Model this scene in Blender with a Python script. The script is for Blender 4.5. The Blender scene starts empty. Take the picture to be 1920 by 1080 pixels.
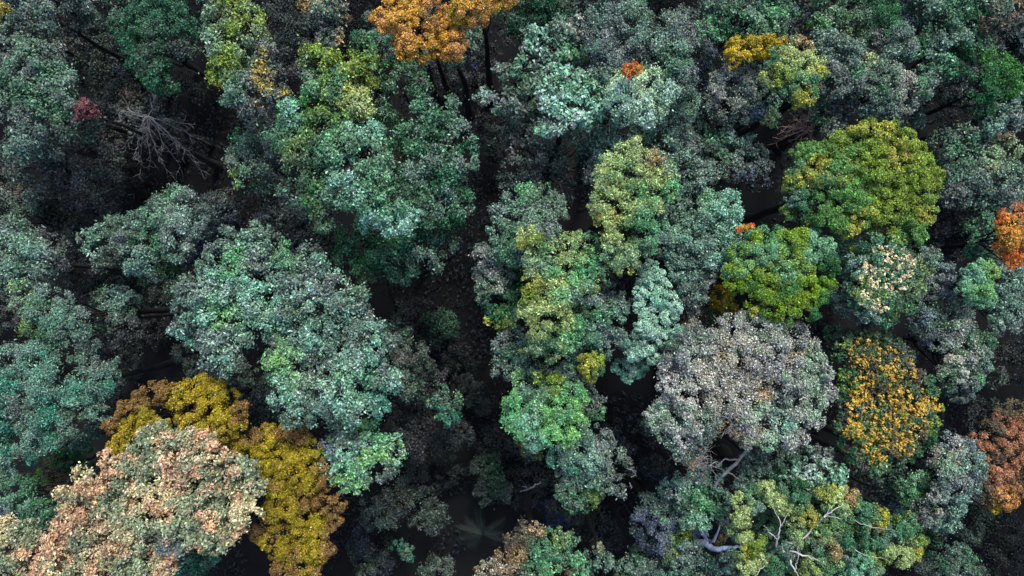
import bpy, math, random
import numpy as np
from mathutils import Vector

# ------------------------------------------------------------------ camera, sky, sun, exposure
SC = bpy.context.scene
CAM_H = 72.0
HFOV = math.radians(68.0)
TAN = math.tan(HFOV / 2)
cam_data = bpy.data.cameras.new("camera")
cam_data.sensor_fit = 'HORIZONTAL'
cam_data.angle = HFOV
cam_data.clip_end = 2000
cam = bpy.data.objects.new("camera", cam_data)
SC.collection.objects.link(cam)
cam.location = (0, 0, CAM_H)
cam.rotation_euler = (0, 0, 0)
SC.camera = cam

SUN_EL, SUN_AZ = 56.0, 15.0          # azimuth from +Y (top of the picture) towards +X
world = bpy.data.worlds.new("World")
SC.world = world
world.use_nodes = True
wn = world.node_tree
bg = wn.nodes.get("Background") or wn.nodes.new("ShaderNodeBackground")
sky = wn.nodes.new("ShaderNodeTexSky")
sky.sky_type = 'NISHITA'
sky.sun_disc = False
sky.sun_elevation = math.radians(SUN_EL)
sky.sun_rotation = math.radians(SUN_AZ)
sky.air_density = 1.0
sky.dust_density = 2.0
wn.links.new(sky.outputs[0], bg.inputs[0])
bg.inputs[1].default_value = 0.11

sun_data = bpy.data.lights.new("sun", 'SUN')
sun_data.energy = 1.3
sun_data.angle = math.radians(12)
sun_data.color = (1.0, 0.95, 0.88)
sun = bpy.data.objects.new("sun", sun_data)
SC.collection.objects.link(sun)
az, el = math.radians(SUN_AZ), math.radians(SUN_EL)
d = Vector((math.sin(az) * math.cos(el), math.cos(az) * math.cos(el), math.sin(el)))
sun.rotation_euler = d.to_track_quat('Z', 'Y').to_euler()

SC.view_settings.view_transform = 'Standard'
SC.view_settings.look = 'None'
SC.view_settings.exposure = 2.1
SC.view_settings.gamma = 1.0

RNG = np.random.default_rng(11)
random.seed(5)
C = SC.collection

# ------------------------------------------------------------------ helpers
def at(px, py, z):
    """point of the world seen at photo pixel (px, py) of 1920x1080, at height z"""
    s = (CAM_H - z) * TAN / 960.0
    return np.array([(px - 960.0) * s, (540.0 - py) * s, z])

def ground_z(x, y):
    return 0.9 * np.sin(x * 0.09 + 1.3) * np.cos(y * 0.07) + 0.35 * np.sin(x * 0.31 + y * 0.23)

def lin(c):
    c = np.asarray(c, float) / 255.0
    return np.where(c <= 0.04045, c / 12.92, ((c + 0.055) / 1.055) ** 2.4)

def hash3(ix, iy, iz, seed):
    h = (ix * 374761393 + iy * 668265263 + iz * 2147483647 + seed * 144269) & 0xffffffff
    h = ((h ^ (h >> 13)) * 1274126177) & 0xffffffff
    return ((h ^ (h >> 16)) & 0xffff) / 65535.0

def vnoise(p, scale, seed=0):
    q = p / scale
    i = np.floor(q).astype(np.int64); f = q - i; f = f * f * (3 - 2 * f)
    out = 0
    for a in (0, 1):
        for b in (0, 1):
            for c in (0, 1):
                w = (f[:, 0] if a else 1 - f[:, 0]) * (f[:, 1] if b else 1 - f[:, 1]) * (f[:, 2] if c else 1 - f[:, 2])
                out = out + w * hash3(i[:, 0] + a, i[:, 1] + b, i[:, 2] + c, seed)
    return out

def norm(v):
    return v / np.maximum(np.linalg.norm(v, axis=-1, keepdims=True), 1e-9)

def tag(o, label=None, cat=None, group=None, kind=None):
    if label: o['label'] = label
    if cat: o['category'] = cat
    if group: o['group'] = group
    if kind: o['kind'] = kind
    return o

def empty(name, loc):
    o = bpy.data.objects.new(name, None)
    o.empty_display_size = 0.5
    C.objects.link(o); o.location = loc
    return o

def mesh_obj(name, verts, faces_flat, nside, mat, parent=None, colors=None, smooth=False, origin=None):
    verts = np.asarray(verts, np.float32)
    if origin is not None:
        verts = verts - np.asarray(origin, np.float32)
    me = bpy.data.meshes.new(name)
    nf = len(faces_flat) // nside
    me.vertices.add(len(verts)); me.vertices.foreach_set('co', verts.ravel())
    me.loops.add(len(faces_flat)); me.loops.foreach_set('vertex_index', np.asarray(faces_flat, np.int32))
    me.polygons.add(nf)
    me.polygons.foreach_set('loop_start', np.arange(0, nf * nside, nside, dtype=np.int32))
    if smooth:
        me.polygons.foreach_set('use_smooth', np.ones(nf, bool))
    if colors is not None:
        at_ = me.attributes.new('leaf_colour', 'FLOAT_COLOR', 'FACE')
        cc = np.ones((nf, 4), np.float32); cc[:, :3] = colors
        at_.data.foreach_set('color', cc.ravel())
    me.update(calc_edges=True)
    me.materials.append(mat)
    o = bpy.data.objects.new(name, me); C.objects.link(o)
    if parent is not None: o.parent = parent
    return o

# ------------------------------------------------------------------ materials
def mat_leaf(name, rough, spec, trans, bump=False):
    m = bpy.data.materials.new(name); m.use_nodes = True
    nt = m.node_tree; nt.nodes.clear()
    out = nt.nodes.new('ShaderNodeOutputMaterial')
    at_ = nt.nodes.new('ShaderNodeAttribute'); at_.attribute_name = 'leaf_colour'
    tc = nt.nodes.new('ShaderNodeTexCoord')
    nz = nt.nodes.new('ShaderNodeTexNoise'); nz.inputs['Scale'].default_value = 9.0; nz.inputs['Detail'].default_value = 2
    hsv = nt.nodes.new('ShaderNodeHueSaturation')
    mr = nt.nodes.new('ShaderNodeMapRange')
    mr.inputs[3].default_value = 0.8; mr.inputs[4].default_value = 1.2
    nt.links.new(tc.outputs['Object'], nz.inputs['Vector'])
    nt.links.new(nz.outputs['Fac'], mr.inputs[0])
    nt.links.new(mr.outputs[0], hsv.inputs['Value'])
    nt.links.new(at_.outputs['Color'], hsv.inputs['Color'])
    p = nt.nodes.new('ShaderNodeBsdfPrincipled')
    p.inputs['Roughness'].default_value = rough
    p.inputs['Specular IOR Level'].default_value = spec
    nt.links.new(hsv.outputs[0], p.inputs['Base Color'])
    tr = nt.nodes.new('ShaderNodeBsdfTranslucent')
    nt.links.new(hsv.outputs[0], tr.inputs['Color'])
    mx = nt.nodes.new('ShaderNodeMixShader'); mx.inputs[0].default_value = trans
    nt.links.new(p.outputs[0], mx.inputs[1]); nt.links.new(tr.outputs[0], mx.inputs[2])
    nt.links.new(mx.outputs[0], out.inputs[0])
    return m

def mat_noise(name, c1, c2, scale, rough=0.9, spec=0.2, bump=0.3, stretch=(1, 1, 1)):
    m = bpy.data.materials.new(name); m.use_nodes = True
    nt = m.node_tree; p = nt.nodes['Principled BSDF']
    tc = nt.nodes.new('ShaderNodeTexCoord'); mp = nt.nodes.new('ShaderNodeMapping')
    mp.inputs['Scale'].default_value = stretch
    nz = nt.nodes.new('ShaderNodeTexNoise'); nz.inputs['Scale'].default_value = scale; nz.inputs['Detail'].default_value = 6
    nz.inputs['Roughness'].default_value = 0.65
    cr = nt.nodes.new('ShaderNodeValToRGB')
    cr.color_ramp.elements[0].position = 0.35; cr.color_ramp.elements[0].color = (*c1, 1)
    cr.color_ramp.elements[1].position = 0.68; cr.color_ramp.elements[1].color = (*c2, 1)
    bp = nt.nodes.new('ShaderNodeBump'); bp.inputs['Strength'].default_value = bump
    L = nt.links.new
    L(tc.outputs['Object'], mp.inputs[0]); L(mp.outputs[0], nz.inputs['Vector'])
    L(nz.outputs['Fac'], cr.inputs[0]); L(cr.outputs[0], p.inputs['Base Color'])
    L(nz.outputs['Fac'], bp.inputs['Height']); L(bp.outputs[0], p.inputs['Normal'])
    p.inputs['Roughness'].default_value = rough; p.inputs['Specular IOR Level'].default_value = spec
    return m

M_LEAF = mat_leaf('glossy_leaves', 0.58, 0.35, 0.18)
M_MATTE = mat_leaf('matte_leaves', 0.75, 0.25, 0.22)
M_BARK = mat_noise('dark_bark', (0.003, 0.003, 0.003), (0.010, 0.010, 0.010), 3.0, stretch=(2, 2, 0.4))
M_PALE = mat_noise('pale_bark', (0.12, 0.115, 0.11), (0.32, 0.31, 0.30), 1.6, rough=0.7, stretch=(1, 1, 0.5))
M_GREYB = mat_noise('grey_bark', (0.08, 0.08, 0.08), (0.20, 0.195, 0.19), 2.5)
M_REDB = mat_noise('reddish_bark', (0.16, 0.09, 0.08), (0.36, 0.22, 0.19), 2.5)
M_BLUEB = mat_noise('smooth_blue_grey_bark', (0.10, 0.15, 0.26), (0.34, 0.41, 0.56), 0.9, rough=0.6, spec=0.3, bump=0.1)
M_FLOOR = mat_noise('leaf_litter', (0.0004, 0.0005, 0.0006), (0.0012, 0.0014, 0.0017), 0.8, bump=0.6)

# ------------------------------------------------------------------ palette: colours of sunlit leaves; dark greys and blues include shade on dim crowns
PAL = dict(
    tg=(108, 147, 130), gg=(98, 116, 108), gt=(94, 124, 110), dg=(58, 74, 72), db=(48, 62, 78), pu=(66, 68, 74),
    mg=(70, 122, 88), lm=(92, 158, 106), vg=(62, 120, 52), dk=(40, 96, 56), dt=(34, 94, 66),
    tl=(122, 180, 154), lt=(118, 176, 132), lg=(124, 186, 108), pt=(152, 196, 174), pg=(158, 200, 148),
    yl=(156, 178, 112), yg=(114, 140, 46), ye=(158, 160, 62), vy=(116, 148, 30), ol=(172, 150, 34), oy=(204, 152, 44),
    mu=(158, 142, 28), mr=(132, 102, 56), og=(208, 158, 62), oo=(188, 136, 76), ro=(168, 116, 84), rd=(96, 48, 54), re=(208, 114, 50),
    pk=(204, 164, 130), cr=(196, 186, 144), sg=(134, 148, 118), rg=(88, 136, 66), gy=(162, 162, 148), wg=(148, 156, 146), tn=(172, 140, 96),
    bl=(96, 112, 134), bg=(98, 112, 120), gd=(220, 184, 80), fl=(250, 240, 196), db2=(34, 50, 100), kk=(44, 52, 54), br=(92, 84, 66), te=(64, 140, 116))
LIGHT = np.array([0.95, 0.95, 1.02])          # hue of the daylight, taken out of the colours above
ALB = 0.62
PALL = {k: np.clip(lin(v) * ALB / LIGHT, 0, 0.8) for k, v in PAL.items()}

# ------------------------------------------------------------------ leaves
STY = {   # leaf length, width ratio, puff radius, density, how closely leaves follow the surface, value jitter, puffiness
    'leafy': dict(L=0.187, w=0.50, pr=0.52, dens=1.0, up=0.55, jit=0.50, puff=0.25, mat=M_LEAF),
    'big':   dict(L=0.264, w=0.50, pr=0.55, dens=1.0, up=0.6, jit=0.52, puff=0.35, mat=M_LEAF),
    'fine':  dict(L=0.140, w=0.55, pr=0.42, dens=1.0, up=0.6, jit=0.52, puff=0.45, mat=M_LEAF),
    'broc':  dict(L=0.119, w=0.60, pr=0.33, dens=1.05, up=0.9, jit=0.40, puff=0.8, mat=M_MATTE),
    'soft':  dict(L=0.170, w=0.36, pr=0.50, dens=1.0, up=0.5, jit=0.46, puff=0.25, mat=M_MATTE),
    'rose':  dict(L=0.204, w=0.50, pr=0.42, dens=0.95, up=0.8, jit=0.44, puff=0.4, mat=M_MATTE),
}
DENS = 1.0

def leaf_mesh(name, pos, nrm, L, w, col, mat, parent, origin, droop=0.0):
    n = len(pos)
    nrm = norm(nrm)
    r = RNG.normal(size=(n, 3))
    t = norm(r - (r * nrm).sum(1, keepdims=True) * nrm)
    b = np.cross(nrm, t)
    Ls = (L * RNG.uniform(0.65, 1.35, n))[:, None]
    Ws = Ls * w * 0.5
    fold = nrm * Ws * RNG.uniform(0.1, 0.7, n)[:, None]
    v = np.empty((n, 4, 3))
    v[:, 0] = pos - t * Ls * 0.5
    v[:, 1] = pos + b * Ws + fold - t * Ls * 0.05
    v[:, 2] = pos + t * Ls * 0.5 - nrm * Ls * RNG.uniform(0, 0.3, n)[:, None]
    v[:, 3] = pos - b * Ws + fold - t * Ls * 0.05
    idx = np.arange(n * 4, dtype=np.int32)
    return mesh_obj(name, v.reshape(-1, 3), idx, 4, mat, parent, col, origin=origin)

def sphere_dirs(n, zmin=-0.4):
    z = RNG.uniform(zmin, 1, n); a = RNG.uniform(0, 2 * math.pi, n); s = np.sqrt(1 - z * z)
    return np.stack([s * np.cos(a), s * np.sin(a), z], 1)

def crown_leaves(lobes, sty, seed, accent=None, ash=1.0, acc_f=0.0, acc_s=1.6, gap=0.12):
    """lobes: list of (centre xyz, radius, colour key). returns leaf positions, normals, colours (+ flower split)"""
    S = STY[sty]
    LC = np.array([l[0] for l in lobes]); LR = np.array([l[1] for l in lobes])
    PC, PR, PD, PK = [], [], [], []
    for i, (c, r, k) in enumerate(lobes):
        pr0 = min(S['pr'], r * 0.42)
        n = int(max(6, 2.9 * (r / pr0) ** 2))
        dirs = sphere_dirs(n, -0.35)
        f = 0.70 + 0.24 * RNG.random(n) + 0.40 * (vnoise(dirs * r + c, r * 0.5 + 0.3, seed) - 0.5) + 0.12 * (RNG.random(n) < 0.12)
        inner = RNG.random(n) < 0.16
        f = np.where(inner, f * 0.68, f)
        zs = 1.15 if sty == 'broc' else 1.0
        p = c + dirs * (f * r)[:, None] * np.array([1, 1, zs])
        keep = RNG.random(n) > gap
        dd = np.linalg.norm((p[:, None, :] - LC[None]) / np.array([1, 1, zs]), axis=2) / LR[None]
        dd[:, i] = 9
        keep &= dd.min(1) > 0.66
        # clumpy gaps
        if gap > 0: keep &= vnoise(p, 1.0, seed + 5) > (0.16 if sty in ('broc', 'rose') else 0.19)
        if gap > 0 and sty in ('leafy', 'fine', 'big'): keep &= vnoise(p, 2.4, seed + 6) > 0.14
        p, dirs = p[keep], dirs[keep]
        PC.append(p); PD.append(dirs); PR.append(pr0 * RNG.uniform(0.65, 1.3, len(p))); PK += [k] * len(p)
    PC = np.concatenate(PC); PD = np.concatenate(PD); PR = np.concatenate(PR)
    # colour of each spray: its own lobe's, softened towards the neighbouring lobes
    KC = np.array([PALL[l[2]] for l in lobes])
    dd = np.linalg.norm(PC[:, None, :2] - LC[None, :, :2], axis=2) / LR[None]
    W = np.exp(-(dd * 1.25) ** 2 * 1.6) + 1e-9
    W *= RNG.uniform(0.5, 1.6, W.shape)
    W /= W.sum(1, keepdims=True)
    base = W @ KC
    base = base * (0.80 + 0.40 * vnoise(PC, 0.8, seed + 3))[:, None] * (0.78 + 0.44 * vnoise(PC, 2.6, seed + 4))[:, None]  # brightness noise stands in for sunny tops and darker hollows
    la = S['L'] ** 2 * S['w'] * 0.5
    cnt = np.maximum(8, (DENS * S['dens'] * 2.2 * math.pi * PR ** 2 / la)).astype(int)
    idx = np.repeat(np.arange(len(PC)), cnt)
    n = len(idx)
    dv = norm(RNG.normal(size=(n, 3)) + PD[idx] * 0.9 + np.array([0, 0, 0.35]))
    shell = RNG.random(n) < S['puff']
    rs = np.where(shell, RNG.uniform(0.75, 1.1, n), np.abs(RNG.normal(size=n)) * 0.55 + 0.25)
    pos = PC[idx] + dv * (PR[idx] * rs)[:, None]
    nr = dv * S['up'] + PD[idx] * 0.35 + RNG.normal(size=(n, 3)) * 0.60 + np.array([0, 0, 0.25])
    col = base[idx]
    if accent:
        ac = PALL[accent]
        nz = vnoise(pos, acc_s, seed + 9) * 0.62 + vnoise(pos, acc_s * 0.3, seed + 12) * 0.22 + 0.16 * RNG.random(n)
        thr = np.quantile(nz, 1 - acc_f)
        m = np.clip((nz - thr) / 0.10 + 0.5, 0, 1)[:, None]
        col = col * (1 - m) + ac * m
    col = col * np.clip(np.exp(RNG.normal(size=(n, 1)) * S['jit']) * 0.92, 0.25, 3.0)
    # sprays of deeper and of fresher green, and sprays of ashy old leaves
    if S['mat'] is M_LEAF or sty == 'soft':
        q = np.clip((vnoise(pos, 1.9, seed + 20) * 0.7 + 0.3 * vnoise(pos, 0.6, seed + 21) - 0.54) / 0.12, 0, 1)[:, None]
        L0 = col.mean(1, keepdims=True)
        col = col * (1 - 0.65 * q) + 0.65 * q * np.array([0.62, 1.22, 0.66]) * L0
        q = np.clip((vnoise(pos, 1.6, seed + 24) * 0.7 + 0.3 * vnoise(pos, 0.5, seed + 25) - 0.55) / 0.12, 0, 1)[:, None]
        L0 = col.mean(1, keepdims=True)
        sat = (col.max(1) - col.min(1)) / np.maximum(col.max(1), 1e-4)
        q = q * np.clip(1.35 - 1.3 * sat, 0.1, 1)[:, None] * ash
        col = col * (1 - 0.7 * q) + 0.7 * q * np.array([0.96, 1.0, 0.95]) * L0 * 0.95
    # a little hue scatter, and a share of pale, greyish leaf undersides
    col = col * (1 + RNG.normal(size=(n, 3)) * 0.07)
    und = RNG.random(n) < (0.05 if S['mat'] is M_LEAF else 0.03)
    lum = col.mean(1, keepdims=True)
    col = np.where(und[:, None], (0.35 * col + 0.65 * lum) * 1.35, col)
    return pos, nr, np.clip(col, 0.002, 0.80 if S['mat'] is M_MATTE else 0.50)

def tube(pts, rad, ns=7):
    pts = np.asarray(pts, float); n = len(pts)
    tan = norm(np.gradient(pts, axis=0))
    ref = np.array([0.31, 0.77, 0.55])
    u = norm(np.cross(tan, ref)); v = np.cross(tan, u)
    a = np.linspace(0, 2 * math.pi, ns, endpoint=False)
    ring = (np.cos(a)[None, :, None] * u[:, None] + np.sin(a)[None, :, None] * v[:, None]) * np.asarray(rad)[:, None, None]
    V = (pts[:, None] + ring).reshape(-1, 3)
    F = []
    for i in range(n - 1):
        for j in range(ns):
            k = (j + 1) % ns
            F += [i * ns + j, i * ns + k, (i + 1) * ns + k, (i + 1) * ns + j]
    return V, F

class Tubes:
    def __init__(s): s.V = []; s.F = []; s.n = 0
    def add(s, pts, rad, ns=7):
        V, F = tube(pts, rad, ns)
        s.V.append(V); s.F.append(np.array(F) + s.n); s.n += len(V)
    def build(s, name, mat, parent, origin):
        if not s.V: return None
        return mesh_obj(name, np.concatenate(s.V), np.concatenate(s.F), 4, mat, parent, smooth=True, origin=origin)

def wobble(a, b, n, amp, sag=0.0):
    t = np.linspace(0, 1, n)[:, None]
    p = a * (1 - t) + b * t
    w = np.cumsum(RNG.normal(size=(n, 3)), axis=0); w -= w[0]; w = w - t * w[-1]
    p = p + w * amp
    p[:, 2] += sag * np.sin(t[:, 0] * math.pi)
    return p

def grow(T, p, d, ln, r, depth, spread=0.7, ns=5, flat=0.0, kids=(2, 4)):
    """random bare branching"""
    n = 5
    pts = [p]; dd = d.copy()
    for i in range(n):
        dd = norm(dd + RNG.normal(size=3) * 0.16 + np.array([0, 0, -flat * 0.1]))
        pts.append(pts[-1] + dd * ln / n)
    rads = np.linspace(r, r * 0.55, n + 1)
    if depth == 0: rads = np.linspace(r, r * 0.25, n + 1)
    T.add(pts, rads, ns)
    if depth == 0: return
    for k in range(RNG.integers(kids[0], kids[1] + 1)):
        i = RNG.integers(2, n + 1)
        nd = norm(dd + RNG.normal(size=3) * spread)
        grow(T, pts[i], nd, ln * RNG.uniform(0.5, 0.8), r * 0.55, depth - 1, spread, ns, flat, kids)

# ------------------------------------------------------------------ one tree
def parse(s, dc):
    out = []
    for t in s.split(';'):
        w = t.split()
        if not w: continue
        x, y, r = float(w[0]), float(w[1]), float(w[2])
        k, dz = dc, 0.0
        for e in w[3:]:
            if e[0] in '+-': dz = float(e)
            else: k = e
        out.append((x, y, r * 0.97, k, dz))
    return out

SEED = [0]
def tree(label, H, col, spec, sty='leafy', name='broadleaf_tree', cat='tree', accent=None, af=0.0, acs=1.6,
         dome=0.26, group=None, gap=0.12, bark=None, twigs=0, blossom=None, limb_spec=None, trunk_r=None, v=None, ash=1.0):
    SEED[0] += 1
    sd = SEED[0] * 17
    low_shade = 1.0  # lower crowns get darker leaf colour, standing in for understory shade
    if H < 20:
        low_shade = 0.8 if H > 16 else 0.62
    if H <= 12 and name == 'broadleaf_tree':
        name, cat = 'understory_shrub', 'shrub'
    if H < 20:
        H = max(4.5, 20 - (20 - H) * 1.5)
    if v is None: v = low_shade
    L = parse(spec, col)
    P = []
    for (x, y, r, k, dz) in L:
        z = H + dz
        P.append((at(x, y, z), r * (CAM_H - z) * TAN / 960.0, k, dz))
    cen = np.mean([p[0][:2] for p in P], axis=0)
    R = max(np.linalg.norm(p[0][:2] - cen) for p in P) + 0.5
    lobes = []
    for (x, y, r, k, dz), (p, rm, _, _) in zip(L, P):
        dist = np.linalg.norm(p[:2] - cen)
        z = H + dz - dome * dist * (dist / R) - rm * 0.85 + RNG.normal() * 0.25
        s = (CAM_H - z - rm * 0.3) * TAN / 960.0
        c = at(x, y, z); c[:2] = np.array([(x - 960) * s, (540 - y) * s])
        lobes.append((c, r * s, k))
    # the trunk stands under the crown
    gx, gy = cen
    base = np.array([gx, gy, float(ground_z(gx, gy))])
    root = empty(name, base)
    if group is None:
        group = {'flowering_tree': 'trees in orange, yellow or cream flower', 'broadleaf_tree': 'green and grey trees of the forest canopy',
                 'understory_shrub': 'low shrubs in the shaded gaps'}.get(name)
    tag(root, label, cat, group)
    pos, nr, co = crown_leaves(lobes, sty, sd, accent, ash, af, acs, gap=gap)
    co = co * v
    S = STY[sty]
    leaf_mesh('crown', pos, nr, S['L'], S['w'], co, S['mat'], root, base)
    if blossom:
        key, cnt, spots = blossom
        # clusters of blossom standing just proud of the leaves
        bp, bn, bcol = [], [], []
        for (x, y, r) in spots:
            for _ in range(cnt):
                a, q = RNG.uniform(0, 2 * math.pi), r * math.sqrt(RNG.random())
                c0 = at(x + q * math.cos(a), y + q * math.sin(a), H)
                best = None
                for (c, rr, k) in lobes:
                    d2 = ((c0[:2] - c[:2]) ** 2).sum()
                    if d2 < rr * rr * 0.98:
                        z = c[2] + 0.85 * math.sqrt(rr * rr - d2) + 0.12
                        if best is None or z > best: best = z
                if best is None: continue
                c0 = at(x + q * math.cos(a), y + q * math.sin(a), best)
                m = 9
                bcol.append(np.full((m, 1), RNG.uniform(0.5, 1.15)))
                dv = norm(RNG.normal(size=(m, 3)) + np.array([0, 0, 0.8]))
                bp.append(c0 + dv * RNG.uniform(0.05, 0.20, (m, 1))); bn.append(dv)
        if bp:
            bp = np.concatenate(bp); bn = np.concatenate(bn)
            bc = PALL[key] * RNG.uniform(0.7, 1.25, (len(bp), 1)) * np.concatenate(bcol) ** np.array([0.8, 1.0, 1.2])
            leaf_mesh('blossom', bp, bn + RNG.normal(size=bn.shape) * 0.3, 0.15, 0.6, np.clip(bc, 0, 0.85), M_MATTE, root, base)
    mt = bark or M_BARK
    top = np.array([gx, gy, H - max(2.0, 0.12 * H) - 0.25 * R])
    tr = trunk_r or (0.07 + 0.008 * H + 0.014 * R)
    T = Tubes()
    pts = wobble(base - np.array([0, 0, 0.3]), top, 9, 0.10)
    rads = np.linspace(tr * 1.35, tr * 0.35, 9); rads[0] *= 1.5; rads[-1] = 0.03
    T.add(pts, rads, 9); T.build('trunk', mt, root, base)
    T = Tubes()
    for (c, r, k) in lobes:
        i = random.choice([7, 8, 8])
        T.add(wobble(pts[i], c + np.array([0, 0, -0.15 * r]), 6, 0.12, sag=-0.4), np.linspace(tr * 0.30, 0.03, 6), 5)
    T.build('limbs', mt, root, base)
    if twigs:
        for _ in range(twigs):
            T = Tubes()
            c, r, k = random.choice(lobes)
            dr = sphere_dirs(1, 0.15)[0]
            grow(T, c + dr * r * 0.75, norm(dr + RNG.normal(size=3) * 0.6), r * 0.55, 0.035, 2, 0.8, 4)
            T.build('bare_twig', M_GREYB if bark is None else bark, root, base)
    if limb_spec:
        for pl in limb_spec[1]:
            T = Tubes()
            q = [at(x, y, z) for (x, y, z, r) in pl]; rr = [r for (x, y, z, r) in pl]
            # resample with a slight wobble
            Q, RR = [], []
            for a in range(len(q) - 1):
                w = wobble(q[a], q[a + 1], 5, 0.05)
                Q += list(w[:-1]); RR += list(np.linspace(rr[a], rr[a + 1], 5)[:-1])
            Q.append(q[-1]); RR.append(rr[-1])
            T.add(Q, RR, 8)
            T.build('bare_branch', limb_spec[0], root, base)
    return root
exec_trees = True
# ------------------------------------------------------------------ the forest floor
def build_floor():
    n = 90; half = 140.0
    xs = np.linspace(-half, half, n); X, Y = np.meshgrid(xs, xs)
    V = np.stack([X, Y, ground_z(X, Y)], 2).reshape(-1, 3)
    i, j = np.meshgrid(np.arange(n - 1), np.arange(n - 1)); b = (j * n + i).ravel()
    F = np.stack([b, b + 1, b + n + 1, b + n], 1).ravel()
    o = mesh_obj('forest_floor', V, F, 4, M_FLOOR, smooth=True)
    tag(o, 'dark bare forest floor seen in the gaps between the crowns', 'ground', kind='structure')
build_floor()

# ------------------------------------------------------------------ top left
tree('small crown with bright yellow leaves cut by the left frame edge near the top', 19, 'ol', '-8 28 26; 6 40 16 tg', 'leafy')
tree('greyish green crown at the top edge, left of the dark green tree', 20, 'gg', '60 10 42; 100 -10 40 dg; 92 34 30 gt; 55 45 25 dg', 'leafy')
tree('pale speckled crown at the top edge just left of the dark green tree', 18, 'gt', '170 0 34; 200 12 26 gg; 235 2 26 gg; 150 20 25 dg', 'leafy')
tree('deep green fine-leaved tree with a lumpy crown, upper left', 20, 'dt',
     '262 30 42; 300 22 42; 235 48 28; 290 66 46; 330 50 36; 262 76 34; 310 95 36; 275 105 34; 296 138 32; 260 95 26; 330 80 28 kk; 345 95 25 kk', 'fine', accent='vg', af=0.06)
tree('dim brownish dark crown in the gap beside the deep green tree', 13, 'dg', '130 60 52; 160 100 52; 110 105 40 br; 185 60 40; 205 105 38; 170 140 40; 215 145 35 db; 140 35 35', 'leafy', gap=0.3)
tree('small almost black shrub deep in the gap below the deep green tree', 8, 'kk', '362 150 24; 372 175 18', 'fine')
tree('broad grey green crown on the left edge above the red-leaved bush', 22, 'gg',
     '20 95 42; 62 120 46 gt; 20 150 45; 70 170 48 gt; 100 150 36 gt; 8 200 42; 50 215 48 gg; 100 205 46 mg; 90 245 42 dg; 40 265 40 gt; 130 180 30 gg; 140 225 34 dg', 'leafy', accent='mg', af=0.25)
tree('small dark red-leaved bush at the right rim of a grey green crown, far left', 22.5, 'rd', '156 200 16; 168 208 13; 148 212 11', 'leafy', ash=0, gap=0, name='red_leaved_bush', cat='bush')
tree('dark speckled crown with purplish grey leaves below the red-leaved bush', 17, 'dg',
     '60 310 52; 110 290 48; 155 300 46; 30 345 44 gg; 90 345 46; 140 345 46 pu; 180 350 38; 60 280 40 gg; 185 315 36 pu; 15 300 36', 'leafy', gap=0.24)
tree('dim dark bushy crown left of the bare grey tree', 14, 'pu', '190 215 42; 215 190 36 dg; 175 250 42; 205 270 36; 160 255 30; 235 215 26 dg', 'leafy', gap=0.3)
tree('tall narrow crown with yellow-green top leaves near the top edge, left of centre', 24, 'gt',
     '392 -5 32 gg; 425 5 38 yg; 455 30 36 yg; 412 40 30 gt; 432 70 38 yg; 470 60 34 yg; 452 105 38 yg; 410 80 28 tg; 425 125 34 yg; 480 95 32 gg; 468 140 38 gg; 500 150 36 gg; 445 165 32 mg; 490 185 34 gg; 515 160 28 dg; 520 190 25 gg; 465 190 28 gt', 'leafy', accent='ol', af=0.05)
tree('dark slate-coloured crown behind the tall yellow-green tree', 15, 'dg', '520 30 46; 560 55 46 db; 545 95 42; 580 90 36 db; 595 50 36 pu; 520 75 34; 550 130 30 pu; 560 10 36', 'leafy', gap=0.22)
tree('small grey crown with a few orange leaves at the top edge', 21, 'gt', '590 0 26 og; 610 18 30; 625 45 26; 618 75 20 gg; 600 30 22; 635 20 18 gg', 'leafy', accent='tn', af=0.12)
tree('low dark crown between the slate-coloured crown and the orange tree', 11, 'kk', '660 25 36; 680 60 30; 655 70 26', 'leafy', gap=0.3)
tree('small green crown touching the left side of the big mixed green tree', 20, 'gg',
     '462 262 30 mg; 490 250 28 gg; 455 300 28; 488 292 30 dg; 462 335 30 mg; 495 330 28 gg; 508 270 22; 440 345 18 mg', 'leafy', accent='yg', af=0.06)

# the big mixed green tree: three crowns grown together
tree('tall tree with yellow-green upper leaves and a pale teal front, left of centre', 26, 'mg',
     '600 118 34 yg; 625 148 34 yg; 660 125 34 yg; 690 92 30 vg; 700 125 28 yg; 585 160 28 mg; 655 165 34 ye; 625 185 34 yg; 590 200 32 vg; 668 200 32 yl; 545 215 28 tl; 560 245 34 mg; 600 240 36 yg; 640 235 34 vg; 560 285 34 yg; 530 270 26 mg; 600 285 36 mg; 642 275 36 lm +1; 680 250 32 tl +1; 690 290 34 lm +1; 650 320 38 tl +1; 700 335 34 lm +1; 678 365 36 tl +1; 720 380 34 lm +1; 640 365 32 tl; 735 415 28 tl +1; 768 405 20 tl; 700 405 32 tl; 600 330 34 mg; 560 325 30 dk; 590 370 28 vg; 612 405 30 vg; 545 360 24 dg; 720 70 20 dt; 675 70 18 dt',
     'leafy', gap=0.06, accent='mg', af=0.2, acs=1.2, twigs=5, dome=0.12, ash=0.35)
tree('dark green crown on the right flank of the tall teal-fronted tree', 24, 'dk',
     '750 150 34 vg; 780 140 28 dk; 795 175 34 dk; 745 195 34 dk; 785 215 36 mg; 825 210 32 mg; 735 240 32 dk; 770 260 36 mg; 820 255 34 dk; 855 255 30 mg; 745 295 32 dk; 790 300 36 mg; 835 300 36 dk; 868 290 26 dt; 762 335 32 mg; 805 345 34 dt; 850 340 34 dt; 875 325 24 kk; 790 385 34 mg; 835 385 32 dk; 862 375 24 dk; 735 140 25 vg; 880 300 20 dk; 755 165 25 vg', 'leafy', accent='gt', af=0.35, acs=1.0, dome=0.2, ash=0.5)
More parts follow.
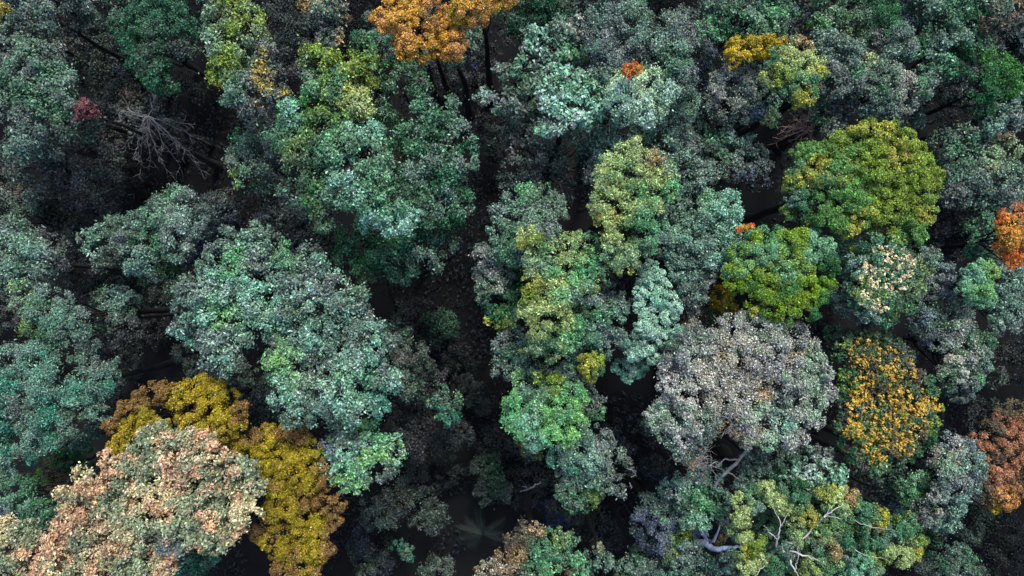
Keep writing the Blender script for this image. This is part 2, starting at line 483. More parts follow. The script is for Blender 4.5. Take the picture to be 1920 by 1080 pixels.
tree('deep green lower crown below the teal-fronted tree beside the black gap', 21, 'vg',
     '690 420 32 vg; 720 440 34 vg; 665 450 30 dk; 700 475 32 dk; 680 505 26 dk; 730 480 30 dt; 770 450 34 dt; 810 430 32 dk; 790 480 32 gt; 830 455 26 gt; 840 420 28 dt; 755 505 26 dt; 650 480 24 dk; 735 520 22 dt', 'leafy', accent='mg', af=0.15, twigs=4, ash=0.3)
tree('twiggy slate-dark crown under the left side of the teal-fronted tree', 18, 'dg',
     '520 390 36; 555 400 36; 590 435 34; 540 430 34 db; 625 440 30; 510 420 28 db; 570 465 30 pu; 600 470 28; 640 480 26 dg; 585 400 28 gt', 'leafy', gap=0.2, twigs=8)

# ------------------------------------------------------------------ top centre
tree('orange flowering tree at the top edge, broccoli-like lobes', 24, 'oo',
     '735 15 24 og; 765 5 30 og; 720 38 20; 750 42 28 og; 785 35 28 oy; 800 10 26 oo; 730 60 20; 765 70 24; 782 92 24 oy; 760 92 18; 810 40 22 oo; 800 75 14', 'broc', name='flowering_tree', accent='og', af=0.35)
tree('smaller orange flowering tree just right of the broccoli-like one', 23, 'oy',
     '845 35 24 oo; 860 55 22 oo; 838 72 26 oy; 822 90 22 oy; 848 92 22 oo; 858 78 20 oo; 835 50 18', 'broc', name='flowering_tree', accent='og', af=0.25)
tree('bright orange flowering crown cut by the top frame edge', 24.5, 'og',
     '880 5 30 og; 905 15 26 oo; 870 25 22 oo; 925 0 22; 945 -5 18 oo; 895 -15 28', 'broc', name='flowering_tree', accent='mu', af=0.2)
tree('grey foliage peeping out around the orange flowering trees', 19, 'gt',
     '700 40 18 gg; 715 75 18 gg; 735 95 18; 790 110 18 gt; 815 30 18 bl; 885 70 20 gt; 895 50 18 gt; 875 95 18 gg; 910 30 20 gt; 850 112 16 gt; 700 62 14 dg', 'leafy')
tree('dark green rounded crown at the top edge right of the orange trees', 19, 'dt', '975 12 34 dk; 1000 25 30; 965 40 26; 985 55 24; 1010 -5 30', 'fine')
tree('dull teal crown at the top edge left of the big grey dome', 18, 'dt', '1045 15 32; 1035 45 26 tg; 1065 30 26; 1085 12 26 db; 1020 60 20', 'leafy', gap=0.2)
tree('big grey-teal dome of tightly packed leaves at the top, right of centre', 25, 'gt',
     '1130 20 36; 1165 10 34 tg; 1150 50 36; 1190 40 36 gt; 1180 80 36; 1215 65 34; 1245 55 32 gg; 1275 60 28 gg; 1225 100 36 gt; 1260 95 34 tg; 1290 95 26 gg; 1160 110 34 gt; 1195 120 30; 1130 85 28; 1265 135 32 gt; 1290 130 25 gg; 1125 135 28 gt; 1150 145 26; 1270 170 30 gg; 1100 60 22 gg; 1290 195 25 gg', 'fine', accent='mg', af=0.10)
tree('loose-leaved pale grey-green crown left of the big grey dome', 22, 'gg',
     '1015 78 30 tg; 1050 65 28; 1080 60 24 wg; 1040 100 32 gt; 1065 95 28 lm; 1000 110 28; 1020 135 30 gt; 985 130 26 mg; 1045 130 28 tg; 965 155 28 mg; 995 165 28; 950 185 25 gg; 925 190 20 gg; 905 180 16 dg; 975 195 24 gg; 1085 85 24 gg; 945 140 20 gg', 'big', accent='tl', af=0.15)
tree('bright pale teal crown, large-leaved, just below the loose-leaved grey one', 25, 'tl',
     '1050 165 26; 1080 160 28; 1105 175 26; 1035 185 26 pt; 1065 195 28; 1095 205 28; 1120 200 20; 1045 220 26; 1080 225 22 pt; 1025 240 20; 1028 165 18 tg; 1100 225 16', 'big', accent='lm', af=0.2)
tree('pale mint green dome with a fine even surface, below the big grey dome', 26.5, 'pg',
     '1180 165 32; 1212 160 32; 1240 170 24 pt; 1160 180 26; 1190 195 30; 1220 195 28; 1208 215 22 tg; 1150 145 22 pg; 1172 215 20 tg; 1245 190 16 tg', 'fine', accent='pt', af=0.3)
tree('tiny patch of red-orange leaves on top of the mint green dome', 28.2, 're', '1183 128 13; 1196 132 9 og; 1176 136 9', 'broc', ash=0, gap=0, name='orange_leaved_bush', cat='bush')
tree('ragged dark grey-green crown below the pale teal crown', 20, 'gg',
     '985 235 30 gt; 1010 255 30; 1045 262 30 dg; 965 255 22 dg; 1000 290 30; 1035 300 32 dg; 1070 280 30 gt; 1100 265 28 gt; 1075 320 32 gg; 1040 340 30; 1000 330 30 dg; 965 320 26 dg; 970 290 22; 955 345 22 dg; 1100 305 28 dg; 1085 350 26 dg; 1015 365 22 gg', 'leafy', gap=0.22, twigs=4)
tree('mid grey-green crown between the mint dome and the lime crown', 22, 'gt',
     '1140 235 28 gt; 1170 245 30 tg; 1205 245 30 mg; 1235 235 28 gt; 1262 215 26 gg; 1260 250 28 tg; 1280 235 22 gg; 1145 270 28 tg; 1130 300 24 gt; 1250 280 26 gt; 1285 270 26 gg; 1280 305 26 gt; 1285 340 24 gg; 1120 245 22 gg; 1115 330 20 gg', 'leafy', accent='tl', af=0.15)
tree('steel blue-grey narrow crown at the right of the big grey dome', 18, 'db',
     '1305 95 32 bl; 1290 130 30 db; 1320 130 30 bl; 1345 120 22 gg; 1305 165 28 gg; 1335 150 24 bl; 1285 40 26 gg; 1300 60 24 bl; 1290 160 24', 'leafy', gap=0.2)
tree('small grey-teal crown in the column right of the mint dome', 19, 'gt', '1300 200 24; 1290 235 26 tg; 1305 265 22; 1325 215 18 dg; 1300 290 18 gt', 'leafy')

# ------------------------------------------------------------------ top right
tree('mixed green crown at the top edge above the mustard-yellow shrub', 22, 'mg',
     '1350 10 32 gt; 1380 25 30 mg; 1345 45 24 lm; 1328 60 20 lm; 1405 40 28 gt; 1440 15 34 lm; 1430 50 28 mg; 1465 30 28 mg; 1415 5 28; 1450 0 28; 1350 70 16 mg', 'leafy', accent='lm', af=0.2, twigs=3)
tree('dull dark crown with thin bare twigs at the top edge', 18, 'dg', '1495 20 34; 1510 50 32 gg; 1480 55 26; 1530 30 30 dg; 1500 75 24; 1475 75 20 gg', 'leafy', gap=0.28, twigs=10)
tree('green crown with a yellowish rim at the top edge, right of the twiggy dark crown', 20, 'mg', '1560 5 34 mg; 1590 25 32 mg; 1575 45 28 yl; 1555 60 26 gt; 1610 45 28 gt; 1600 5 30 mg; 1540 45 20; 1625 15 22 gt', 'leafy', accent='vg', af=0.2, twigs=3)
tree('deep green crown with soft leaves at the top edge near the right corner', 20, 'dk', '1650 10 32 dk; 1670 35 32 dk; 1645 45 26 mg; 1690 10 30 mg; 1660 65 24 mg', 'soft')
tree('blurred mid-green crown near the top right corner', 21, 'mg', '1735 15 32 gt; 1760 40 34 mg; 1790 15 32 mg; 1735 60 32 dk; 1775 75 32 gt; 1810 45 32 mg; 1750 100 30 gt; 1800 85 28 gt; 1830 15 30; 1720 85 26 dk; 1800 115 26 mg; 1830 60 24 gt; 1840 90 24 gg; 1770 125 24 mg', 'leafy', gap=0.2, accent='dk', af=0.3)
tree('small violet-blue patch near the top edge, towards the right corner', 17, 'db2', '1702 25 14; 1704 38 10', 'leafy', name='blue_patch', cat='shrub')  # crown made up to carry a blurred blue patch of unclear nature
tree('brownish olive crown with a grey twig in the top right corner', 22, 'br', '1870 10 32 gt; 1900 10 30 tn; 1885 35 26 br; 1860 30 24 br; 1915 30 20 gt', 'leafy', gap=0.2, twigs=5)
tree('dim grey-violet crown under the brownish corner tree', 16, 'dg', '1870 65 30; 1900 70 26 gt; 1880 95 26 pu; 1850 110 26 gg; 1905 100 22 gt; 1840 130 22 dg', 'leafy', gap=0.2)
tree('mustard-yellow flowering shrub, upper right', 23, 'ol',
     '1385 80 18; 1400 95 20; 1380 105 18; 1412 82 18 mu; 1425 95 16 ol; 1445 82 18 mu; 1460 75 16; 1465 92 16 ol; 1440 100 14; 1375 118 10', 'broc', name='flowering_tree', accent='mu', af=0.3)
tree('lumpy yellow-green crown just right of the mustard-yellow shrub', 25, 'yl',
     '1470 100 22 yl; 1500 90 20 tn; 1490 120 26 yl; 1520 110 22 yl; 1455 130 20 ye; 1475 145 24 yg; 1505 150 26 yl; 1528 140 20 ye; 1480 172 20 mg; 1510 175 22 ye; 1445 145 16 yl; 1500 188 14 ye', 'broc', accent='mg', af=0.25)
tree('grey dome of small pale leaves, left of the lumpy yellow-green crown', 21, 'wg',
     '1385 130 26 gg; 1410 120 26 gt; 1430 130 22 tg; 1365 150 28 wg; 1395 155 30 wg; 1420 160 24 gt; 1350 175 24 wg; 1380 185 26; 1360 205 24 gg; 1400 195 22 mg; 1415 210 16 bl; 1340 200 18 gg; 1385 215 18 gg', 'fine')
tree('small yellowish green sprig crown hanging below the lumpy yellow-green crown', 20, 'yl', '1448 205 16 mg; 1445 222 16 yl; 1452 190 14 gt; 1430 180 16 tg; 1460 178 14 tg', 'leafy')
tree('pale grey-green crown right of the lumpy yellow-green crown', 22, 'gt',
     '1560 90 30 gg; 1590 100 30 gt; 1575 125 30 gt; 1605 135 28 wg; 1555 130 24 gg; 1590 155 28 gg; 1565 160 24 gg; 1620 120 24 yl; 1545 75 20 gt; 1625 150 22 gg; 1545 100 20 gt', 'leafy', accent='mg', af=0.15)
tree('leafless grey-brown twig tangle between two pale crowns, upper right', 20, 'br', '1635 85 22 gg; 1660 75 22 pu; 1650 105 20 br', 'leafy', gap=0.6, twigs=30)
tree('broad ash-grey crown with fine leaves, right of the twig tangle', 22, 'gy',
     '1690 70 26 gg; 1700 95 24 gt; 1680 115 26 gt; 1665 140 26 gg; 1645 165 28 gg; 1680 155 28 gy; 1710 145 28 gy; 1735 150 22 gg; 1635 190 26 gt; 1665 190 28 gg; 1700 180 26 gy; 1725 180 20 gg; 1640 212 20 gt; 1680 212 18 gg', 'fine', accent='mg', af=0.12)
tree('small dark teal crown between the ash-grey crown and the big round tree', 17, 'gt', '1700 215 22 dt; 1720 230 20 tg; 1690 235 18 gg; 1710 205 14', 'leafy')
tree('dark crown with curling bare limbs below the pale grey-green crown', 20, 'gg',
     '1550 185 22 gt; 1565 205 22 gg; 1545 215 20 mg; 1585 195 20 gg; 1575 228 20 gt; 1600 180 20 dg; 1560 240 16 gg', 'leafy', twigs=8, gap=0.2)
tree('dark bluish crown in the shade right of the ash-grey crown', 14, 'db', '1740 110 28; 1765 130 26; 1745 165 24 kk; 1770 160 24 gg; 1730 85 20; 1800 140 26 dg', 'leafy', gap=0.3)
tree('soft bright green crown near the right edge, drooping fine foliage', 22, 'vg',
     '1870 120 24 vg; 1890 140 26 vg; 1860 145 26 dk; 1875 165 26 vg; 1845 170 26 dk; 1895 165 20 vg; 1850 195 22 dk; 1830 160 22 dk', 'soft', accent='dk', af=0.3)
tree('grey teal crown left of the soft bright green one', 18, 'gt', '1790 165 22 gg; 1810 140 22 gt; 1790 135 16 tg; 1775 180 16 dg; 1815 185 20 dg', 'leafy', gap=0.2)
tree('pale grey-green crown on the right edge below the soft bright green crown', 22, 'gt', '1900 185 22 tg; 1885 205 24 gt; 1862 215 22 gt; 1900 225 24 gt; 1860 235 16 tg', 'leafy')
tree('low slate-dark crown in the gap above the big round yellow-topped tree', 10, 'kk', '1770 225 26; 1800 215 26 dg; 1790 190 20', 'leafy', gap=0.3)

tree('big round tree with a yellow-topped, dark green lumpy crown, right side', 26, 'mg',
     '1640 245 26 yg; 1665 250 22 yg; 1612 262 24 yg; 1638 275 26 yg; 1670 280 26 yg; 1700 272 24 yg; 1722 285 18 yg; 1595 285 24 rg; 1620 300 26 yg; 1655 305 26 yg; 1688 300 24 rg; 1712 305 24 yg; 1735 305 18 yg; 1570 272 22 yg; 1548 285 22 rg; 1520 280 18 rg; 1500 290 16 rg; 1530 305 22 rg; 1560 305 24 rg; 1588 318 24 rg; 1500 315 22 mg; 1640 330 26 yg; 1675 335 26 yg; 1705 330 24 yg; 1735 332 22 yg; 1758 330 16 yg; 1520 335 24 rg; 1548 340 24 mg; 1578 350 24 rg; 1490 345 20 rg; 1610 345 24 rg; 1645 362 26 yg; 1680 365 24 yg; 1712 362 24 yg; 1742 360 22 yg; 1510 365 22 mg; 1540 375 22 rg; 1575 382 24 rg; 1610 378 24 rg; 1640 395 26 yg; 1672 398 24 yg; 1704 395 24 yg; 1736 390 22 rg; 1500 392 20 mg; 1535 402 22 rg; 1570 412 22 rg; 1605 410 22 rg; 1660 425 22 yg; 1692 422 22 rg; 1722 418 20 rg; 1720 445 16 rg; 1545 395 20 rg; 1590 432 16 rg; 1480 400 14 rg; 1485 370 14 gt', 'broc', accent='ye', af=0.16, acs=1.1, dome=0.22)
tree('grey crown with a tan tinge at the right edge, beside the big round tree', 21, 'gg',
     '1775 270 26 dg; 1805 262 26 gt; 1840 255 26 gg; 1870 270 26 tn; 1895 285 22 yl; 1790 300 26 gg; 1820 295 28 gt; 1850 300 26 yl; 1880 310 24 gg; 1800 330 28 gt; 1835 335 28 gg; 1870 340 26 gt; 1905 330 22 gt; 1790 360 26 gg; 1825 370 26 gt; 1895 365 22 gt; 1860 370 20 gt; 1770 320 18 dg', 'leafy', accent='mg', af=0.10)
tree('dark violet-grey crown between the big round tree and the orange edge tree', 18, 'pu',
     '1785 395 26; 1815 400 20; 1770 420 28; 1795 435 28 pu; 1770 455 26 db; 1800 465 24 pu; 1755 440 20; 1825 430 16', 'leafy', gap=0.16)
tree('dull green crown behind the orange-leaved tree at the right edge', 20, 'mg', '1875 385 24 tg; 1850 405 24 mg; 1845 430 24 mg; 1840 460 22 mg; 1870 480 20 tg; 1890 500 24 tg; 1830 485 18 mg; 1900 375 18 gt', 'fine')
tree('bright orange-leaved tree cut by the right frame edge', 24, 'og',
     '1905 400 22 ro; 1895 420 20 og; 1915 425 22 ro; 1890 445 22 og; 1912 455 22 ro; 1885 465 18 oy; 1905 478 20 og; 1895 492 12 oy', 'broc', name='flowering_tree', accent='re', af=0.4)

# ------------------------------------------------------------------ left middle
tree('dark grey crown on the left edge in shade, middle height of the picture', 17, 'gg',
     '20 385 32 gg; 45 415 32 gt; 15 425 30 gg; 70 440 28 gg; 40 450 30 tg; 95 460 26 gg; 50 380 24 dg; 35 360 20 br', 'leafy', gap=0.14)
tree('grey-teal crown at the left edge below the middle', 22, 'tg',
     '10 470 36 tg; 45 480 34 tg; 75 490 30 gt; 20 515 34 mg; 55 520 28 dg; 100 490 22 pu; 5 500 20 lm', 'leafy', accent='gt', af=0.3)
tree('shaded slate crown between the left edge crowns and the rounded teal one', 15, 'dg',
     '120 395 30; 155 405 30 dg; 110 425 26 pu; 140 435 28; 180 400 20 dg; 130 480 30 pu; 160 480 26 db; 175 500 20 pu; 120 515 28 dg; 145 460 24 dg; 100 395 20', 'leafy', gap=0.22)
tree('rounded dusky teal crown with lobed edge, left of centre top', 22, 'tg',
     '330 380 30 gg; 310 395 30 gt; 340 402 32 tg; 365 390 26 dg; 300 420 30 mg; 330 432 32 tg; 360 420 28 tg; 285 405 24 gt; 385 395 22 dg; 205 425 18 gt; 232 430 22 gt; 255 420 22 gt; 262 445 26 mg; 232 455 24 gg; 285 460 28 mg; 255 475 26 tg; 325 460 26 tg; 215 475 18 pu; 275 490 24 tg; 380 425 20 dg; 250 505 16 tg', 'fine', accent='lm', af=0.08)
tree('small teal crown, leftmost lobe beside the dusky lobed crown', 20, 'mg', '165 455 20 mg; 180 435 16 tg; 172 475 18 tg; 190 490 16 gg; 155 445 12 gt', 'leafy')
tree('nearly black blue-grey crown right of the dusky lobed crown', 18, 'db', '400 385 24 dg; 420 375 20 dg; 405 410 24 db; 425 400 20; 375 455 22; 360 475 20; 385 440 18; 430 385 14 dg', 'fine')
tree('small vivid green crown under the dusky lobed crown', 19, 'dk', '305 500 18 vg; 322 510 14 dk; 290 518 16 tg; 270 525 12', 'leafy')
tree('yellow-green to teal crown with a smooth ridge, left side', 23, 'tg',
     '40 555 26 yl; 60 580 26 lm; 85 560 26 tg; 80 600 28 mg; 110 590 28 tg; 105 620 28 mg; 135 600 24 tg; 135 630 26 tg; 150 600 18 gt; 60 610 22 yg; 160 640 20 gg; 120 565 18 tg; 35 575 16 lm', 'soft', accent='gt', af=0.25)
tree('scruffy dark teal crown to the right of the ridge-topped crown', 18, 'tg',
     '205 565 26 tg; 230 580 22 tg; 190 595 26 gg; 220 610 26 gg; 240 620 22 pu; 180 570 20 dg; 205 640 24 pu; 235 560 18 tg; 180 625 20 dg; 225 655 20 dg', 'leafy', gap=0.2)
tree('dim purplish crown at the left edge beside the ridge-topped crown', 14, 'pu', '15 590 26; 10 610 22 dg; 35 600 18; 18 565 20', 'leafy', gap=0.2)
tree('feathery teal crown with layered sprays, left edge below the middle', 23, 'te',
     '20 680 32 tg; 55 665 30 tg; 85 680 30 te; 30 710 32 te; 70 715 32 tg; 115 690 30 tg; 145 700 28 gt; 110 720 32 tg; 150 730 28 te; 180 715 26 gt; 20 750 32 te; 60 755 32 tg; 100 755 32 te; 140 765 30 tg; 175 750 24 tg; 15 790 30 te; 55 795 32 tg; 95 800 30 te; 130 795 24 gt; 30 830 26 te; 70 830 26 tg; 200 690 20 gt; 160 670 18 dg; 185 775 18 tg; 75 650 20 tg; 205 725 16', 'soft', accent='gt', af=0.3, dome=0.18)
tree('big spreading teal-grey crown with bright green patches, left of the central gap', 25, 'tg',
     '430 455 28 gt; 465 440 28 gt; 495 452 26 gt; 410 480 26 gt; 448 485 32 lm; 485 485 30 tg; 400 510 28 tg; 435 520 32 lm; 475 522 32 gt; 515 510 30 tg; 540 480 28 lm; 575 490 28 gg; 600 500 24 gt; 370 520 24 gg; 350 545 24 gt; 385 550 30 gt; 425 560 32 lm; 465 562 32 lg; 505 555 32 tl; 545 540 32 gt; 585 535 30 tg; 620 535 26 gt; 350 580 26 gt; 385 590 30 tl; 425 600 32 lg; 465 605 32 tl; 505 598 32 tg; 545 590 32 gg; 585 580 32 tg; 625 575 30 gt; 660 560 26 gt; 335 610 22 gg; 365 625 26 gg; 400 635 28 tg; 440 645 30 gt; 395 665 22 gt; 430 680 24 gg; 665 590 24 gg',
     'leafy', accent='tl', af=0.25, dome=0.12, twigs=3)
tree('lower teal lobe of the spreading crown group, lime patch on its left', 24.5, 'tl',
     '520 645 30 lg; 555 635 30 tg; 590 625 30 tl; 625 620 30 tg; 660 625 28 gt; 695 620 26 tg; 515 680 30 lg; 550 675 32 lg; 590 665 32 tl; 630 660 32 tg; 670 665 30 tg; 705 655 26 tl; 530 715 28 tl; 570 710 32 lg; 610 705 32 tl; 650 700 32 tl; 690 695 30 te; 720 690 22 tg; 560 750 28 tl; 600 745 32 tg; 640 740 32 tl; 680 735 30 te; 715 730 26 te; 740 715 16; 600 780 26 tg; 640 780 30 tl; 680 770 28 tl; 710 765 20 te; 545 780 20 gt; 520 750 20 tg; 730 640 18 gg', 'leafy', accent='gt', af=0.22, dome=0.12)
tree('small green-lit crown at the lower end of the spreading teal group', 22, 'tl',
     '640 815 24 tg; 670 805 24 lg; 700 810 24 lm; 615 840 22 bl; 645 850 26 tl; 680 845 28 tg; 715 840 24 lm; 735 855 20 tl; 620 875 20 tl; 650 885 26 lm; 685 880 26 tg; 720 880 22 gt; 640 908 18 lg; 668 908 18 lg; 740 830 14 tg', 'leafy', accent='lg', af=0.15)
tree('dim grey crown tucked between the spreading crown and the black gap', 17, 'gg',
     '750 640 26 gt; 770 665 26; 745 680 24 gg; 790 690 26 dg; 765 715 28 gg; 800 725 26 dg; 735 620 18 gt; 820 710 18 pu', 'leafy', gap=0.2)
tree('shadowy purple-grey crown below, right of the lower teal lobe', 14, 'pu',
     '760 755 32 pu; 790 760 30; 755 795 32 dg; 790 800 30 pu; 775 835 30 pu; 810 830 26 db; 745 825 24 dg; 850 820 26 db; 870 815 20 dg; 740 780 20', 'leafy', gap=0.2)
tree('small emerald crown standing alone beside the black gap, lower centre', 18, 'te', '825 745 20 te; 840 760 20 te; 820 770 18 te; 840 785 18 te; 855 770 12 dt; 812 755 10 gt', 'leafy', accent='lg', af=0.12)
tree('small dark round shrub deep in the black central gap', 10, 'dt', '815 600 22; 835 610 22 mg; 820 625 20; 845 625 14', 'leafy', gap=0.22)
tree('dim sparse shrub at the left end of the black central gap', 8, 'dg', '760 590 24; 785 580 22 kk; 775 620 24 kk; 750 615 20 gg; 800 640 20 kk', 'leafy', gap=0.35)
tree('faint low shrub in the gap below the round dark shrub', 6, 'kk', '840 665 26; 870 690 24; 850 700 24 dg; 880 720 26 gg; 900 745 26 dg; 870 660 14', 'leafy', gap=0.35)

# ------------------------------------------------------------------ lower left
tree('dark olive shrub between the feathery teal crown and the pink-tan tree', 16, 'mu', '105 880 24 br; 80 895 24 vg; 60 905 20 br; 125 865 20 dk; 145 850 20 dk; 90 915 18 br; 160 865 16 dt', 'broc', accent='dk', af=0.4, gap=0.2)
tree('soft pale teal crown at the left edge beside the pink-tan tree', 20, 'tg', '15 930 26 tg; 40 920 24 mg; 20 960 26 bg; 55 945 22 tg; 75 960 22 tg; 45 985 22 dt; 80 985 22 tg; 10 895 20 tg; 95 970 18 dt', 'soft', accent='mg', af=0.2)
tree('teal crown low at the left edge above the olive shrub', 18, 'tg', '10 860 20 tg; 12 880 16; 150 830 18 te; 170 810 16 gt; 60 860 14 te', 'leafy')
tree('mustard-brown tree with bubbly lobes, upper one of the two behind the pink-tan crown', 23, 'mu',
     '335 740 26 mu; 365 735 26 mu; 395 742 26; 425 750 26; 445 770 18; 350 765 28; 385 770 28; 415 780 26 mu; 440 795 18 mu; 355 795 24; 390 800 24; 420 805 20; 305 735 18 mr; 285 740 20 mr; 265 755 18 mr; 240 765 18 mr; 225 785 16 mr; 205 800 14 mr; 275 770 18 mu; 255 790 20 mu; 235 810 22 mu; 280 790 20 mu; 220 835 18 mu; 245 845 18 mu; 300 795 16 mu; 230 860 14 mu; 455 775 10 mu; 345 820 18 mu', 'broc', name='flowering_tree', accent='mr', af=0.12, dome=0.18)
tree('mustard-brown tree with bubbly lobes and rusty rim, right of the pink-tan crown', 22, 'mu',
     '510 808 20; 535 800 20 mu; 480 828 22; 505 832 22; 455 835 20; 430 845 18; 540 825 24 mu; 565 825 22 mr; 580 845 20; 555 855 24; 530 865 24; 580 875 22; 600 875 14 mr; 520 895 24; 550 895 24; 585 905 22; 610 905 16 mr; 515 925 22; 545 925 24; 575 935 22 mr; 605 945 18 mr; 510 955 20; 540 960 24; 570 970 24; 600 975 18; 620 960 14 mr; 635 945 14 mr; 500 985 20 mr; 530 995 24; 560 1005 24; 590 1005 20; 615 995 16 mr; 630 975 12 mr; 500 1015 18; 525 1030 22; 555 1040 22; 585 1040 20; 610 1030 16 mr; 560 1070 24; 590 1075 20 mr; 530 1065 20 mr; 480 1000 14 mr; 495 870 22; 490 850 16', 'broc', name='flowering_tree', accent='mr', af=0.12, dome=0.16)
tree('large pink and tan tree in pale young leaf, bottom left', 26, 'sg',
     '285 830 30 sg; 315 835 28 sg; 350 822 20 sg; 375 820 22 pk; 395 835 18 sg; 330 860 32 pk; 365 865 32 sg; 400 862 26 cr; 295 865 30 sg; 260 850 24 sg; 200 858 16 pk; 215 875 22 cr; 250 885 30 sg; 180 885 22 cr; 290 900 32 sg; 330 905 32 cr; 370 905 32 sg; 410 900 30 sg; 440 880 26 sg; 465 875 22 sg; 150 910 28 cr; 185 920 30 sg; 220 925 32 sg; 260 930 32 cr; 300 940 32 pk; 345 945 32 sg; 385 940 32 sg; 425 935 32 sg; 460 925 28 cr; 480 910 20 sg; 130 940 26 cr; 160 960 30 pk; 200 965 32 sg; 240 970 32 sg; 280 975 32 sg; 320 980 32 sg; 365 980 32 sg; 405 975 32 sg; 445 965 28 cr; 475 950 20 cr; 130 985 28 pk; 165 1000 32 sg; 205 1005 32 pk; 245 1010 32 cr; 285 1015 32 sg; 325 1015 32 bg; 365 1015 30 sg; 400 1010 28 sg; 435 1000 24 cr; 115 1020 28 pk; 150 1040 32 sg; 190 1045 32 cr; 230 1050 32 sg; 270 1055 30 sg; 310 1050 26 cr; 110 1060 28 cr; 150 1078 30 sg; 190 1080 30 sg; 240 1085 28 sg; 290 1085 26 sg; 120 920 16 cr',
     'rose', accent='pk', af=0.20, acs=0.8, dome=0.14, gap=0.06, twigs=2)
tree('smaller pink and tan tree cut by the left bottom corner', 24, 'sg', '15 1000 26 cr; 45 1005 26 sg; 75 1000 26 sg; 95 1010 20 bg; 20 1035 30 sg; 55 1040 30 pk; 88 1045 26 pk; 20 1070 28 sg; 60 1075 28 cr; 90 1080 22 cr', 'rose', accent='pk', af=0.25, gap=0.08)
tree('dark teal crown at the bottom edge under the pink-tan tree', 17, 'te', '350 1055 22; 375 1065 22 dt; 330 1075 20; 395 1050 16 te', 'leafy')

# ------------------------------------------------------------------ centre
tree('soft lime-green feathery crown at the middle of the upper right half', 27, 'yl',
     '1195 280 22 yl; 1170 290 22 yl; 1150 305 20 yl; 1205 300 24 yl; 1235 305 22 tn; 1130 325 18 yl; 1165 320 26 lm; 1195 330 26 yl; 1225 335 26 yl; 1250 325 20 yl; 1125 350 22 yl; 1155 355 26 yl; 1190 365 28 lm; 1225 370 28 lm; 1255 360 20 lm; 1130 385 26 yl; 1165 395 28 yl; 1200 405 28 lm; 1235 405 26 lm; 1140 420 26 ye; 1170 435 28 yl; 1205 440 28 lm; 1235 435 22 gt; 1155 465 26 yl; 1185 475 26 yl; 1210 470 20 lm; 1160 490 18 ye; 1185 492 16 ye', 'soft', accent='yl', af=0.25, twigs=10, dome=0.12, ash=0.3)
tree('grey-green crown right of the soft lime crown, above the broccoli-like teal one', 21, 'gt', '1262 400 22 gt; 1255 435 22 gg; 1275 380 18; 1240 465 20 gg; 1262 465 18 gt', 'leafy')
tree('round teal-grey crown at the left of the central group', 24, 'gt',
     '965 385 26 gt; 990 370 26 lm; 1015 370 26 mg; 1040 385 24 gt; 945 410 24 gt; 975 410 28 mg; 1005 405 28 tg; 1035 415 26 gt; 935 435 22 gt; 960 440 26 mg; 995 435 26 tg; 1025 440 22 tg; 950 470 26 mg; 980 465 24 gt; 1050 405 16 gg; 925 465 18 gg', 'fine', accent='lm', af=0.15)
tree('ash-grey crown with violet-tinged leaves, left rim of the central group', 22, 'gy',
     '905 480 18 wg; 920 500 24 wg; 945 495 22 gy; 905 510 18 gg; 925 530 24 wg; 900 535 16 gg; 905 555 14 gg; 945 520 18 gg; 900 465 12 gg', 'fine')
tree('dark green crown with small yellow leaves at its tip, beside the black gap', 21, 'dk',
     '960 490 22 dk; 975 510 24 dk; 955 535 26 dk; 930 560 26 dt; 960 565 26 dk; 985 545 22 mg; 945 590 24 vg; 970 590 22 mg; 925 585 18 dt; 940 608 14 yg; 990 580 18 tl; 915 602 8 ye; 955 608 10 ye', 'leafy', accent='dt', af=0.2)
tree('long lime-streaked crown running down the middle of the central group', 26, 'mg',
     '985 440 18 yl; 982 460 18 ye; 1000 455 20 yg; 1010 475 22 lm; 995 485 16 yl; 1040 475 22 yl; 1065 460 22 lm; 1075 445 18 yl; 1090 460 20 yl; 1080 480 20 yl; 1105 455 18 lm; 1005 505 20 yl; 1035 505 24 lm; 1065 500 24 lm; 1095 495 24 lm; 1125 490 22 lm; 1000 530 20 ye; 1025 535 24 yl; 1055 530 24 yl; 1085 525 24 lm; 1115 520 24 mg; 1140 510 22 mg; 1155 500 18 gg; 995 560 20 yg; 1020 565 24 yl; 1050 560 22 lm; 1070 555 18 tg; 1100 550 20 gg; 995 590 20 yl; 1020 595 24 yl; 1050 600 24 lm; 1010 620 22 yl; 1040 628 24 lm; 1070 615 24 lm; 1005 645 20 yl; 1035 655 24 mg; 1065 645 22 lm', 'soft', accent='yl', af=0.2, dome=0.1, ash=0.3, twigs=8)
tree('rounded mid-green crown right beside the lime-streaked crown', 24, 'mg',
     '1075 565 16 yg; 1090 570 22 mg; 1110 580 20 lm; 1080 590 20 yl; 1095 600 22 mg; 1115 610 20 tg; 1140 590 22 mg; 1130 570 18 gg; 1160 580 18 tg; 1150 610 22 gt; 1130 630 22 tg; 1105 635 22 mg; 1155 635 20 gt; 1135 655 18 gt; 1085 640 16 mg; 1170 560 14 gg; 1140 545 16 dg', 'fine', twigs=6)
tree('broccoli-like pale teal crown with knobbly edge, centre right', 24.5, 'pt',
     '1220 505 16; 1205 520 16 tg; 1235 525 18; 1215 540 18; 1250 545 16; 1200 550 14; 1235 560 18 tl; 1215 570 16; 1258 565 14; 1200 575 12; 1235 585 18; 1215 595 16 pt; 1255 595 18; 1270 580 10; 1240 610 18; 1262 618 18 tl; 1270 630 12; 1222 625 16; 1205 615 14; 1240 635 14; 1195 635 16 tg; 1205 655 18; 1225 665 18 pt; 1240 655 14; 1185 650 14 tg; 1190 668 16 pt; 1175 640 12 tg', 'broc')
tree('small pale teal crown below the broccoli-like teal crown, above the black gap', 22, 'tl', '1165 685 14; 1180 692 16 pt; 1195 700 14; 1175 705 12; 1205 690 10; 1155 692 8', 'broc')
